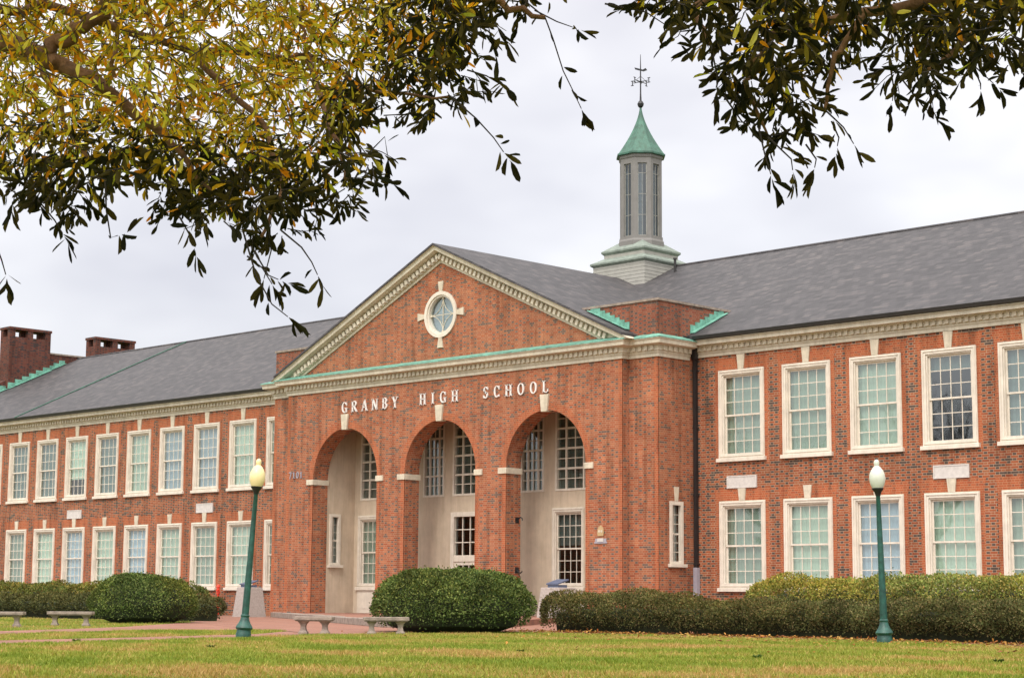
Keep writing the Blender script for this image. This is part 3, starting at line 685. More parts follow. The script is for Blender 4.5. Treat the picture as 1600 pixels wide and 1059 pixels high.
narrow('', -LX, 1.02, 1.66, 2.24, 4.63, 1)
m_dim = plain('dim_room', (.085, .10, .09), .9, .6, .9)
def loggia_window(a, b, z0, z1, cols, rows, mat):
    mb = MB(); y = YB; t = .09
    mb.box(a, a+t, y-.03, y+.12, z0, z1); mb.box(b-t, b, y-.03, y+.12, z0, z1); mb.box(a+t, b-t, y-.03, y+.12, z1-t, z1); mb.box(a+t, b-t, y-.03, y+.12, z0, z0+t)
    f = mb.build('loggia_window', m_frame, B); W = b-a-2*t; tot = sum(cols); x = a+t; mb = MB()
    for i, c in enumerate(cols):
        w_ = W*c/tot
        if i: mb.box(x-.042, x+.042, y+.02, y+.09, z0+t, z1-t)
        if c > 1.3:
            for q in range(1, int(round(c))): mb.box(x+w_*q/round(c)-.02, x+w_*q/round(c)+.02, y+.04, y+.08, z0+t, z1-t)
        x += w_
    for k in range(1, rows*2):
        zz = z0+t+(z1-z0-2*t)*k/(rows*2); th = .042 if k % 2 == 0 else .018
        mb.box(a+t, b-t, y+.025 if th > .03 else y+.041, y+.085 if th > .03 else y+.079, zz-th, zz+th)
    mb.build('mullion', m_frame, f)
    if True:
        mb = MB(); mb.poly([(a+.06, y+.2, z0+.05), (b-.06, y+.2, z0+.05), (b-.06, y+.2, z1-.05), (a+.06, y+.2, z1-.05)]); mb.build('blind', m_dim, f)
    mb = MB(); mb.poly([(a+.05, y+.10, z0+.05), (b-.05, y+.10, z0+.05), (b-.05, y+.10, z1-.05), (a+.05, y+.10, z1-.05)]); mb.build('pane', m_glass, f)
    return f
for (a, b, z0, z1) in holesU:
    loggia_window(a, b, z0, z1, [1, 2, 1, 2, 1] if b-a > 2 else [1, 2, 1], 4, None)
def low_window(a, b):
    key = ('loggia',); W0 = WW
    fr = make_window(3.36, m_mint if a < 0 else m_grey, 0 if a < 0 else .55); fr.name = 'window'; fr.parent = B; fr.location = (a-.05, YB, 1.22); fr.scale = ((b-a+.1)/WW, 1, 1)
    mb = MB(); mb.box(a-.02, b+.02, YB-.04, YB+.0, ZF, 1.22); mb.box(a+.2, b-.2, YB-.055, YB-.04, .4, 1.1)
    for zz in (.55, .85): mb.box(a+.5, b-.5, YB-.06, YB-.055, zz, zz+.05)
    mb.build('panel_below', m_frame, B)
for a, b in lowW: low_window(a, b)
for a, b in doors:
    # tall glazed door in a wide cream frame, transom above
    mb = MB(); t = .2; mb.box(a, a+t, YB-.05, YB+.12, ZF, 4.57); mb.box(b-t, b, YB-.05, YB+.12, ZF, 4.57); mb.box(a+t, b-t, YB-.05, YB+.12, 4.37, 4.57); mb.box(a+t, b-t, YB-.03, YB+.10, 2.45, 2.72)
    dr = mb.build('door', m_frame, B, bevel=.006); mb = MB()
    for k in range(1, 3): x = a+t+(b-a-2*t)*k/3; mb.box(x-.02, x+.02, YB+.04, YB+.08, 2.72, 4.37)
    for k in range(1, 3): z = 2.72+1.65*k/3; mb.box(a+t, b-t, YB+.042, YB+.078, z-.02, z+.02)
    mb.build('mullion', m_frame, dr)
    mb = MB(); mb.box(a+t, a+t+.16, YB+.02, YB+.08, ZF, 2.45); mb.box(b-t-.16, b-t, YB+.02, YB+.08, ZF, 2.45); mb.box(a+t+.16, b-t-.16, YB+.02, YB+.08, 2.3, 2.45); mb.box(a+t+.16, b-t-.16, YB+.02, YB+.08, ZF, 1.1)
    for k in range(1, 3): x = a+t+.16+(b-a-2*t-.32)*k/3; mb.box(x-.018, x+.018, YB+.03, YB+.07, 1.1, 2.3)
    for k in range(1, 3): z = 1.1+1.2*k/3; mb.box(a+t+.16, b-t-.16, YB+.032, YB+.068, z-.018, z+.018)
    mb.build('door_leaf', m_frame, dr)
    mb = MB(); mb.poly([(a+.1, YB+.09, ZF), (b-.1, YB+.09, ZF), (b-.1, YB+.09, 4.5), (a+.1, YB+.09, 4.5)]); mb.build('pane', m_glass, dr)
# loggia floor and terrace
mb = MB(); mb.prism([(-LX, -.02, 0.0), (-LX, YB, 0.0), (LX, YB, 0.0), (LX, -.02, 0.0)], (0, 0, ZF-.003)); mb.build('loggia_floor', m_paver, B)
# wall hooks on the pier of the right arch
for z, up in ((4.03, 1), (2.02, -1)):
    mb = MB(); x = AP-AW; mb.box(x, x+.02, .55, .75, z-.12, z+.12); mb.tube([(x+.01, .65, z), (x+.12, .65, z+.08*up), (x+.22, .65, z+.11*up), (x+.30, .65, z+.06*up), (x+.31, .65, z-.03)], .032, .02, 6); mb.build('iron_bracket', m_black, B)
# --- cupola
CX, CY = 0, 12.9; 
mb = MB(); h = 1.60
nb = 9
for k in range(nb):
    z0 = 15.0+k*(16.5-15.0)/nb; z1 = 15.0+(k+1)*(16.5-15.0)/nb+.0
    mb.lathe([((h+.012)*math.sqrt(2), z0), (h*math.sqrt(2), z1-.006), ((h-.02)*math.sqrt(2), z1-.0055)], 4, (CX, CY, 0), math.pi/4)
cu = mb.build('cupola', m_clap, B)
q2 = math.sqrt(2); mb = MB(); mb.lathe([(1.60*q2, 16.42), (1.72*q2, 16.52), (1.72*q2, 16.60), (1.25*q2, 16.86)], 4, (CX, CY, 0), math.pi/4); mb.build('copper_roof', m_copper3, cu)
mb = MB(); mb.lathe([(1.24*q2, 16.70), (1.24*q2, 17.10)], 4, (CX, CY, 0), math.pi/4); mb.build('upper_base', m_clap, cu)
mb = MB(); mb.lathe([(1.24*q2, 17.02), (1.34*q2, 17.12), (1.34*q2, 17.20), (1.0, 17.66), (.9, 17.7)], 4, (CX, CY, 0), math.pi/4); mb.build('copper_roof', m_copper3, cu)
o8 = math.pi/8; RO = 1.0/math.cos(o8)*.97
mb = MB(); mb.lathe([(RO*1.09, 17.30), (RO*1.09, 17.62), (RO*1.04, 17.72), (RO*1.04, 17.85)], 8, (CX, CY, 0), o8)
mb.lathe([(RO*1.0, 21.35), (RO*1.0, 21.60), (RO*1.05, 21.66), (RO*1.05, 21.80)], 8, (CX, CY, 0), o8)
for k in range(8):
    a = o8+math.pi/4*k; a2 = a+math.pi/4; A = Vector((math.cos(a), math.sin(a), 0))*RO; Bv = Vector((math.cos(a2), math.sin(a2), 0))*RO; e = (Bv-A).normalized(); L = (Bv-A).length
    nn = ((A+Bv)/2).normalized(); C0 = Vector((CX, CY, 0)); wd = .18
    for u0, u1 in ((0, wd), (L-wd, L)):
        p = [C0+A+e*u0, C0+A+e*u1, C0+A+e*u1-nn*.10, C0+A+e*u0-nn*.10]; mb.prism([(v.x, v.y, 17.85) for v in p], (0, 0, 3.5))
mb.build('lantern_shaft', m_lantern, cu)
for k in range(8):
    a = o8+math.pi/4*k; a2 = a+math.pi/4; A = Vector((math.cos(a), math.sin(a), 0))*RO; Bv = Vector((math.cos(a2), math.sin(a2), 0))*RO; e = (Bv-A).normalized(); L = (Bv-A).length; nn = ((A+Bv)/2).normalized(); C0 = Vector((CX, CY, 0))
    mb = MB(); p = [C0+A+e*.18, C0+A+e*(L-.18)]; 
    for (u0, u1, z0, z1) in [(.18, .22, 17.85, 21.35), (L-.22, L-.18, 17.85, 21.35), (L/2-.008, L/2+.008, 17.85, 21.35)]+[(.18, L-.18, z, z+.02) for z in (17.87, 18.85, 19.85, 20.85, 21.32)]:
        q = [C0+A+e*u0-nn*.09, C0+A+e*u1-nn*.09, C0+A+e*u1-nn*.06, C0+A+e*u0-nn*.06]; mb.prism([(v.x, v.y, z0) for v in q], (0, 0, z1-z0))
    mb.build('window_frame', m_clap, cu)
    mb = MB(); q = [C0+A+e*.18-nn*.08, C0+A+e*(L-.18)-nn*.08]; mb.poly([(q[0].x, q[0].y, 17.85), (q[1].x, q[1].y, 17.85), (q[1].x, q[1].y, 21.35), (q[0].x, q[0].y, 21.35)]); mb.build('pane', m_glass2, cu)
mb = MB(); prof = []
for k in range(15):
    t = k/14; prof.append((RO*1.14*((1-t)**1.55)*.97+.045, 21.86+2.45*t))
mb.lathe([(RO*1.10, 21.78), (RO*1.17, 21.80), (RO*1.17, 21.88)]+prof, 8, (CX, CY, 0), o8); mb.build('spire', m_copper2, cu)
mb = MB(); mb.lathe([(.05, 24.25), (.13, 24.33), (.16, 24.45), (.11, 24.56), (.05, 24.62), (.035, 25.0), (.03, 26.1), (.012, 26.9)], 10, (CX, CY, 0))
for a in (0, math.pi/2, math.pi, 1.5*math.pi):
    c, s_ = math.cos(a+.1), math.sin(a+.1); mb.tube([(CX, CY, 25.55), (CX+c*.42, CY+s_*.42, 25.55)], .02, seg=5)
    ex, ey = CX+c*.48, CY+s_*.48; mb.tube([(ex, ey, 25.43), (ex, ey, 25.67)], .025, seg=5); mb.tube([(ex-c*.07, ey-s_*.07, 25.66), (ex+c*.08, ey+s_*.08, 25.66)], .022, seg=5); mb.tube([(ex-c*.07, ey-s_*.07, 25.44), (ex+c*.08, ey+s_*.08, 25.44)], .022, seg=5)
for k in range(4): mb.tube([(CX+.05, CY, 25.45+.0), (CX+.22*math.cos(k*1.57+.8), CY+.22*math.sin(k*1.57+.8), 25.62), (CX, CY, 25.82)], .014, seg=4)
mb.build('weathervane', m_black, cu)
mb = MB(); mb.prism([(-.38, CY-.01, 26.33), (-.1, CY-.01, 26.22), (.15, CY-.01, 26.12), (.32, CY-.01, 26.16), (.42, CY-.01, 26.04), (.18, CY-.01, 26.02), (-.12, CY-.01, 26.13), (-.34, CY-.01, 26.22)], (0, .025, 0)); mb.build('vane_arrow', m_black, cu)
# --- raised letters
def letter(ch, x, z, w, h, y, mat, depth=.06, name='letter', par=None):
    mb = MB(); T, t = .075*h/.5, .035*h/.5; s = .03*h/.5; y0 = y-depth
    def bar(x0, z0, x1, z1, th):
        a, b = Vector((x0, 0, z0)), Vector((x1, 0, z1)); d = (b-a).normalized(); n_ = Vector((-d.z, 0, d.x))*th/2
        mb.prism([(x+p.x, y0, z+p.z) for p in (a-n_, b-n_, b+n_, a+n_)], (0, depth*.9, 0))
    def serif(xc, zc, ww): bar(xc-ww/2, zc, xc+ww/2, zc, s)
    def arc(cx, cz, rx, rz, a0, a1, thf, n_=16):
        pts = []
        for k in range(n_+1):
            a = math.radians(a0+(a1-a0)*k/n_); th = thf(a); pts.append(((cx+(rx)*math.cos(a), cz+(rz)*math.sin(a)), (cx+(rx-th)*math.cos(a), cz+(rz-th*.8)*math.sin(a))))
        for k in range(n_):
            (o0, i0), (o1, i1) = pts[k], pts[k+1]; mb.prism([(x+o0[0], y0, z+o0[1]), (x+o1[0], y0, z+o1[1]), (x+i1[0], y0, z+i1[1]), (x+i0[0], y0, z+i0[1])], (0, depth*.9, 0))
    tf = lambda a: t+(T-t)*abs(math.cos(a))
    e = T/2; sw = T*2.1
    if ch in 'HNRBILYP':
        pass
    if ch == 'H':
        for xx in (e*1.6, w-e*1.6): bar(xx, 0, xx, h, T); serif(xx, s/2, sw); serif(xx, h-s/2, sw)
        bar(e, h*.52, w-e, h*.52, t)
    elif ch == 'I': bar(w/2, 0, w/2, h, T); serif(w/2, s/2, sw); serif(w/2, h-s/2, sw)
    elif ch == 'L': bar(e*1.6, 0, e*1.6, h, T); serif(e*1.6, h-s/2, sw); bar(0, t/2, w, t/2, t); bar(w-t/2, 0, w-t/2, h*.28, t)
    elif ch == 'N': bar(e, 0, e, h, t); bar(w-e, 0, w-e, h, t); bar(e, h-t*.3, w-e, t*.3, T*1.1); serif(e, s/2, sw*.8); serif(e-.01, h-s/2, sw*.8); serif(w-e, h-s/2, sw*.8)
    elif ch == 'A': bar(T*.4, 0, w/2, h, t); bar(w-T*.5, 0, w/2, h, T); bar(w*.2, h*.33, w*.8, h*.33, t); serif(T*.4, s/2, sw*.8); serif(w-T*.5, s/2, sw)
    elif ch == 'Y': bar(w/2, 0, w/2, h*.5, T); bar(T*.5, h, w/2, h*.45, T); bar(w-T*.4, h, w/2, h*.45, t); serif(w/2, s/2, sw); serif(T*.6, h-s/2, sw); serif(w-T*.5, h-s/2, sw*.8)
    elif ch in 'RB':
        bar(e*1.6, 0, e*1.6, h, T); serif(e*1.3, s/2, sw); bar(0, h-t/2, w*.5, h-t/2, t); bar(e, h*.52, w*.5, h*.52, t); arc(w*.5, h*.76, w*.42, h*.26, -90, 90, tf)
        if ch == 'B': bar(0, t/2, w*.5, t/2, t); arc(w*.5, h*.27, w*.48, h*.28, -90, 90, tf)
        else: bar(w*.48, h*.5, w*.93, t*.4, T); serif(w*.95, s/2, sw*.6)
    elif ch == 'O': arc(w/2, h/2, w/2, h/2, 0, 360, tf, 28)
    elif ch in 'CG':
        arc(w*.53, h/2, w*.52, h/2, 42, 318, tf, 24); bar(w*.92, h*.66, w*.92, h*.97, t)
        if ch == 'G': bar(w*.88, h*.04, w*.88, h*.44, T); serif(w*.85, h*.44, sw)
        else: bar(w*.92, h*.05, w*.92, h*.25, t)
    elif ch == 'S':
        arc(w*.5, h*.73, w*.42, h*.27, 25, 260, lambda a: t+(T*.8-t)*abs(math.cos(a)), 14); arc(w*.5, h*.28, w*.46, h*.28, -155, 82, lambda a: t+(T-t)*abs(math.cos(a)), 14)
        bar(w*.2, h*.60, w*.8, h*.42, T); bar(w*.9, h*.72, w*.9, h*.97, t); bar(w*.06, h*.05, w*.06, h*.3, t)
    elif ch == '7': bar(0, h-T/2, w, h-T/2, T); bar(w-T/2, h-T, w*.35, 0, T)
    elif ch == '1': bar(w/2, 0, w/2, h, T); bar(w/2, h-.02, w*.15, h*.75, T*.8); bar(w*.15, T/2, w*.85, T/2, T*.8)
    elif ch == '0': arc(w/2, h/2, w/2, h/2, 0, 360, lambda a: T, 20)
    return mb.build(name, mat, par or B)
def word(txt, xa, xb, zb, h=.48):
    ws = {'I': .15, 'H': .35, 'G': .34, 'R': .34, 'A': .36, 'N': .35, 'B': .31, 'Y': .35, 'S': .28, 'C': .32, 'O': .36, 'L': .29}
    tot = sum(ws[c] for c in txt); gap = (xb-xa-tot)/(len(txt)-1); x = xa
    for c in txt: letter(c, x, zb, ws[c], h, -.012, m_white); x += ws[c]+gap
word('GRANBY', -6.34, -2.62, 8.99); word('HIGH', -1.2, 1.13, 9.0); word('SCHOOL', 2.66, 6.34, 9.0)
for k, c in enumerate('7101'): letter(c, -10.02+k*.26, 6.22, .18, .30, -.005, m_plate, .04, 'house_number')
# ------------------------------------------------------------ terrace with stone edging
TP = [(-8.36, 0), (-8.5, -2.0), (15.6, -16.6), (17.6, -13.6), (11.2, -5.2), (8.36, -.9), (8.36, 0)]
mb = MB(); mb.prism([(x, y, 0) for x, y in TP], (0, 0, .2)); tag(mb.build('terrace', m_paver), kind='structure')
mb = MB(); rn = random.Random(8)
def blocks(p, q, wdt=.42, z1=.225):
    p, q = Vector((*p, 0)), Vector((*q, 0)); L = (q-p).length; d = (q-p)/L; n_ = Vector((d.y, -d.x, 0)); t = 0
    while t < L-.05:
        l = min(rn.uniform(1.3, 2.2), L-t); j = rn.uniform(-.015, .015); a = p+d*(t+.012)+n_*(.06+j); b = p+d*(t+l-.012)+n_*(.06+j)
        mb.prism([(a.x, a.y, .012), (b.x, b.y, .012), ((b-n_*wdt).x, (b-n_*wdt).y, .012), ((a-n_*wdt).x, (a-n_*wdt).y, .012)], (0, 0, z1+rn.uniform(-.012, .012))); t += l
blocks(TP[1], TP[2]); blocks(TP[2], TP[3])
tag(mb.build('stone_edging', m_conc, bevel=.02), 'long low edging of weathered grey stone blocks along the terrace before the arches', 'stone edging')
# ------------------------------------------------------------ pedestals, benches
def pedestal(name, x, y, z, h, wb, wt, label):
    e = empty(name, (x, y, z)); tag(e, label, 'pedestal', 'stone pedestals flanking the entrance')
    mb = MB(); mb.lathe([(wb*.5*q2, 0), (wt*.5*q2, h)], 4, (0, 0, 0), math.pi/4); 
    mb.build('block', m_ped, e, bevel=.02)
    mb = MB(); mb.prism([(-.26, -.30, h), (.26, -.30, h), (.26, .2, h), (-.26, .2, h)], (0, 0, .10)); mb.prism([(-.30, -.34, h+.10), (.30, -.34, h+.10), (.30, .24, h+.26), (-.30, .24, h+.26)], (0, 0, .05)); mb.build('plaque', m_bluep, e)
    return e
pedestal('pedestal', -9.15, -2.75, 0, 1.30, 1.06, .80, 'granite pedestal with a blue plaque on top, behind the leaning lamp post')
pedestal('pedestal', 9.5, -2.75, 0, 1.30, 1.18, .92, 'granite pedestal with a blue plaque on top, behind the right hedge end')
def bench(x, y, rz, L, label, z=0):
    e = empty('stone_bench', (x, y, z), rz); tag(e, label, 'bench', 'stone benches along the brick paths')
    mb = MB(); mb.box(-L/2, L/2, -.2, .2, .335, .42); mb.box(-L/2+.03, L/2-.03, -.17, .17, .31, .335); mb.build('seat', m_conc, e, bevel=.018)
    for s in (-1, 1):
        mb = MB(); c = s*(L/2-.2); pr = [(.13, 0), (.13, .05), (.085, .10), (.07, .18), (.085, .24), (.13, .29), (.15, .31)]
        for (a, z0), (b, z1) in zip(pr, pr[1:]):
            if z1 > z0: mb.prism([(c-a*.7, -a*1.1, z0), (c+a*.7, -a*1.1, z0), (c+b*.7, -b*1.1, z1), (c-b*.7, -b*1.1, z1)], (0, .002, 0)) if False else mb.lathe([(a*1.15, z0), (b*1.15, z1)], 4, (c, 0, 0), math.pi/4)
        mb.build('leg', m_conc, e)
    return e
bench(23.62, -23.6, math.radians(52), 1.08, 'stone bench touching the left side of the big round bush')
bench(22.47, -24.85, math.radians(38), .92, 'stone bench left of the one beside the big round bush')
bench(9.88, -23.62, math.radians(45), 1.3, 'stone bench on the far left path, beside the left round bush')
bench(10.35, -26.2, math.radians(45), 1.4, 'stone bench at the left edge of the photo')
# red standpipe against the left wing
e = MB(); e.lathe([(.06, 0), (.06, 1.0), (.09, 1.03), (.09, 1.12), (.07, 1.2), (.07, 1.34), (.10, 1.35), (.09, 1.43), (.04, 1.48)], 12, (-18.2, 2.2, 0)); e.tube([(-18.2, 2.2, 1.2), (-18.1, 2.05, 1.2)], .05, seg=8)
tag(e.build('standpipe', m_redp, smooth=True), 'small bright red standpipe against the left brick wall between two windows', 'standpipe')
# wall emblem
e = empty('wall_emblem', (9.13, 0, 0)); tag(e, 'small yellow emblem over a white strip on the brick pier right of the arches', 'wall emblem')
mb = MB(); pts = [(-.14, 3.28), (.14, 3.28), (.16, 3.42), (.14, 3.54), (.08, 3.64), (0, 3.68), (-.08, 3.64), (-.14, 3.54), (-.16, 3.42)]
mb.prism([(x, -.04, z) for x, z in pts], (0, .035, 0)); mb.build('emblem', m_yel, e)
mb = MB()
for x, z in ((-.06, 3.46), (.06, 3.46)): mb.lathe([(.05, 0), (.05, .01)], 12, (x, 0, z))
mb.v = [(x, -.041-max(0, z-3.46)*.3, 3.46+y) for x, y, z in mb.v]
mb.build('disc', m_cream2, e)
mb = MB(); mb.box(-.15, .15, -.05, -.005, 3.06, 3.19); mb.build('strip', m_panel, e)
mb = MB(); mb.box(-.32, .32, -.03, -.003, 3.00, 3.058); mb.box(-.28, -.152, -.025, -.003, 3.06, 3.18); mb.box(.152, .28, -.025, -.003, 3.06, 3.18); mb.build('ledge', m_plate, e)
# ------------------------------------------------------------ lamps
def lamp(x, y, H, lean, gm, label):
    e = empty('street_lamp', (x, y, 0)); tag(e, label, 'lamp post', 'green lamp posts on the lawn edge')
    mb = MB(); s = H/3.86
    mb.lathe([(.165, 0), (.165, .09), (.155, .11), (.15, .17), (.175, .19), (.185, .22), (.165, .26), (.125, .32), (.10, .38), (.085, .44), (.095, .455), (.095, .48), (.078, .50)], 24); 
    fl = mb.build('base', m_green, e, smooth=True)
    mb = MB(); mb.lathe([(.078, .49), (.070, 1.2), (.055, 2.4), (.044, 3.12*s), (.055, 3.14*s), (.055, 3.18*s)], 20); mb.build('pole', m_green, e, smooth=True)
    g0 = H-.63
    mb = MB(); mb.lathe([(.05, g0-.14), (.06, g0-.10), (.075, g0-.06), (.12, g0), (.125, g0+.02), (.11, g0+.03)], 20); mb.build('fitter', m_black, e, smooth=True)
    mb = MB(); mb.lathe([(.10, g0+.01), (.135, g0+.07), (.16, g0+.15), (.17, g0+.23), (.16, g0+.32), (.125, g0+.40), (.08, g0+.46), (.05, g0+.49), (.055, g0+.52), (.06, g0+.56), (.05, g0+.60), (.025, g0+.625), (.005, g0+.63)], 28); mb.build('globe', gm, e, smooth=True)
    ax = Vector((.70, -.70, 0)); ax = Vector(_d); ax.z = 0; ax.normalize()
    e.rotation_mode = 'QUATERNION'; from mathutils import Quaternion
    e.rotation_quaternion = Quaternion(ax, lean)
    return e
lamp(24.81, -28.7, 3.84, math.radians(3.6), m_globe, 'leaning green lamp post with a cream globe, by the path at left')
lamp(35.05, -19.80, 3.84, math.radians(-1.5), m_globe2, 'upright green lamp post with a white globe, before the right hedge')
# ------------------------------------------------------------ hedges and bushes made of leaves on a dark twiggy core
rng = np.random.default_rng(7)
def noise3(p, seed, f):
    r = np.random.default_rng(seed); out = np.zeros(len(p))
    for k in range(10):
        v = r.normal(size=3); v /= np.linalg.norm(v); out += np.sin((p@v)*f*(0.6+r.random()*1.2)+r.random()*6.28)
    return out/3.2
LEAF = np.array([(0, 0, 0), (.40, .38, .07), (.5, .74, .04), (0, 1, -.06), (-.5, .74, .04), (-.40, .38, .07)])
LF = [(0, 1, 2, 3), (0, 3, 4, 5)]
def leaf_cards(pos, axis, nrm, ln, wd):
    axis = axis/np.linalg.norm(axis, axis=1, keepdims=True); side = np.cross(axis, nrm); side /= np.linalg.norm(side, axis=1, keepdims=True)+1e-9; nn = np.cross(side, axis)
    return pos[:, None, :]+side[:, None, :]*(LEAF[None, :, 0:1]*wd[:, None, None])+axis[:, None, :]*(LEAF[None, :, 1:2]*ln[:, None, None])+nn[:, None, :]*(LEAF[None, :, 2:3]*ln[:, None, None]*1.0)
m_core = plain('hedge_core', (.022, .03, .010), 1, .4, 9)
def foliage_surface(name, fn, nsamp, label, cat, pal, group=None, loc=(0, 0, 0), lsz=(.045, .075), depth=.2, core=None, kind=None):
    """fn(n)-> points, outward normals"""
    root = empty(name, loc); tag(root, label, cat, group)
    p, nr = fn(nsamp)
    d = rng.random(len(p))**1.6*depth
    bump_ = noise3(p, 5, 3.2)*.075+noise3(p, 9, 9)*.05
    p = p+nr*(bump_[:, None])-nr*d[:, None]
    so_ = rng.random(len(p)) < .025; p = p+np.where(so_[:, None], (nr*.6+np.array([0, 0, .5]))*rng.random((len(p), 1))*.13, 0)
    ax = nr*.55+rng.normal(size=p.shape)*.6+np.array([0, 0, .25]); nn = nr+rng.normal(size=p.shape)*.55
    ln = rng.uniform(*lsz, len(p)); V = leaf_cards(p, ax, nn, ln, ln*rng.uniform(.45, .6, len(p)))
    pal = np.array(pal); k = rng.integers(0, len(pal), len(p)); mixv = np.clip(.5+noise3(p, 21, 1.3)*.5+rng.normal(size=len(p))*.25, 0, 1)
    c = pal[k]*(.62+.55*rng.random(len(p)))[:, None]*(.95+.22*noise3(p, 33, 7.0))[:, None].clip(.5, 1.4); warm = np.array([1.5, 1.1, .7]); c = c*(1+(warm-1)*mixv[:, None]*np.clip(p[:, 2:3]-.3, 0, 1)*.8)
    np_mesh('foliage', V, 6, m_leaf, root, c, LF)
    return root
def dome(cx, cy, rx, ry, h, base=.10, pw=2.6):
    def fn(n):
        a = rng.random(n)*2*math.pi; u = rng.random(n)**.72
        # superellipse section: z from base to h
        t = u*math.pi/2; r = np.cos(t)**(2/pw); z = np.sin(t)**(2/pw)
        und = .84+.16*np.clip(z*3.2, 0, 1)
        p = np.stack([cx+rx*r*und*np.cos(a), cy+ry*r*und*np.sin(a), base+(h-base)*z], 1)
        nr = np.stack([r*np.cos(a)/rx*h, r*np.sin(a)/ry*h, z], 1)+1e-6; nr /= np.linalg.norm(nr, axis=1, keepdims=True); return p, nr
    return fn
def dome_core(root, cx, cy, rx, ry, h):
    mb = MB(); pr = [(rx*.55, 0), (rx*.80, .18), (rx*.90, .4*h), (rx*.82, .68*h), (rx*.55, .86*h), (rx*.2, .92*h)]; mb.lathe(pr, 26, (0, 0, 0)); mb.v = [(cx+x, cy+y*ry/rx, z) for x, y, z in mb.v]; mb.build('branch_core', m_core, root, smooth=True)
def roll(x0, x1, y0, y1, h, bulge=.20, base=.12, yshift=None, seed=1, pw=3.2, period=2.1, hf=None):
    """long clipped hedge: rounded section, rounded ends, swelling clump by clump"""
    L = x1-x0; W = (y1-y0)/2; yc = (y0+y1)/2
    def fn(n):
        u = rng.random(n); v = rng.random(n)*1.0; x = x0+u*L; t = (v-.5)*math.pi
        ex = np.minimum(np.minimum(x-x0, x1-x)/(W*.9), 1); ex = np.sqrt(np.clip(1-(1-ex)**2, 0.03, 1))
        ph = x/period+.35*np.sin(x*.7+seed)+.2*np.sin(x*1.9+seed*2); sw = 1+bulge*(np.abs(np.sin(math.pi*ph))**.45-1)+.05*noise3(np.stack([x, 0*x, 0*x+seed], 1), seed+30, 2.3)
        cy_ = np.sign(np.sin(t))*np.abs(np.sin(t))**(2/pw); cz_ = np.abs(np.cos(t))**(2/pw)
        und = .66+.34*np.clip(cz_*1.9, 0, 1)**.7
        y = yc+W*cy_*ex*und*(1+1.0*(sw-1)); z = base+(h-base)*cz_*(.55+.45*ex)*(.4+.6*sw)*(hf(x) if hf else 1)
        if yshift: y = y+yshift(x)
        p = np.stack([x, y, z], 1); nr = np.stack([np.where(x-x0 < W, -(1-ex), np.where(x1-x < W, (1-ex), 0)), np.sin(t), np.cos(t)+.05], 1); nr /= np.linalg.norm(nr, axis=1, keepdims=True); return p, nr
    return fn
def roll_core(root, x0, x1, y0, y1, h, yshift=None, seed=1):
    mb = MB(); n = max(8, int((x1-x0)/.5)); sec = [(-.24, 0), (-.28, .2), (-.33, .5), (-.28, .68), (-.12, .76), (.12, .76), (.28, .68), (.33, .5), (.28, .2), (.24, 0)]; W = y1-y0; yc = (y0+y1)/2; rings = []
    for i in range(n+1):
        x = x0+.22+(x1-x0-.44)*i/n; e = min(1, min(i, n-i)*.5/W*1.1+.35); ys = float(yshift(np.array([x]))[0]) if yshift else 0
        rings.append([(x, yc+ys+a*W*e, b*h*(.72+.28*e)) for a, b in sec])
    for i in range(n):
        for j in range(len(sec)-1): mb.poly([rings[i][j], rings[i+1][j], rings[i+1][j+1], rings[i][j+1]])
    mb.poly(rings[0]); mb.poly(rings[-1]); mb.build('branch_core', m_core, root, smooth=True)
PG = [(.095, .145, .035), (.14, .19, .05), (.06, .10, .025), (.20, .24, .075), (.045, .07, .02)]
PO = [(.115, .125, .042), (.09, .105, .034), (.15, .14, .052), (.055, .065, .023), (.19, .15, .065)]
PD = [(.10, .11, .042), (.075, .09, .032), (.13, .125, .05), (.05, .058, .022)]
PM = [(.13, .17, .045), (.10, .14, .036), (.17, .19, .06), (.06, .09, .025), (.20, .18, .06)]
PY = [(.25, .30, .07), (.19, .25, .06), (.30, .31, .085), (.11, .16, .04), (.33, .29, .10)]
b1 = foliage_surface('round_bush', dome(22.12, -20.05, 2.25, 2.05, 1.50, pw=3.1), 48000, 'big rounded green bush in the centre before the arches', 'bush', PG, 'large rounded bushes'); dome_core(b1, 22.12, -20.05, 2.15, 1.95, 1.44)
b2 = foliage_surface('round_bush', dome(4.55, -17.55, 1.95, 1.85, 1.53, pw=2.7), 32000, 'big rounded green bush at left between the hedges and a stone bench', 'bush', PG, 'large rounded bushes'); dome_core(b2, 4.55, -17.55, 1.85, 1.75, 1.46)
ysh = lambda x: -np.clip(x-31, 0, 20)*.20
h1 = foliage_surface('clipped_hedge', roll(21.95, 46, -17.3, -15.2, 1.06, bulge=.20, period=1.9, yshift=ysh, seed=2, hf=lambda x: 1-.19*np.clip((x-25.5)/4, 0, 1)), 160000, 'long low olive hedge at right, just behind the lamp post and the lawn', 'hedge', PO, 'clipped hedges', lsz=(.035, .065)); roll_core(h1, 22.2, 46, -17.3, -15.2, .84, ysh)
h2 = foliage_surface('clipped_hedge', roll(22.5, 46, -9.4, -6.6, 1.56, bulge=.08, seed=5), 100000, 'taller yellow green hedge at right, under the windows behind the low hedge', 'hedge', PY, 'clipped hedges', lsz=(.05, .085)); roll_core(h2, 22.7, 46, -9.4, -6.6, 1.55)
h3 = foliage_surface('clipped_hedge', roll(-34, 2.6, -14.0, -12.2, .88, bulge=.22, seed=8), 50000, 'long low dark hedge at far left behind the benches and the round bush', 'hedge', PD, 'clipped hedges', lsz=(.06, .10)); roll_core(h3, -34, 2.6, -14.0, -12.2, .85)
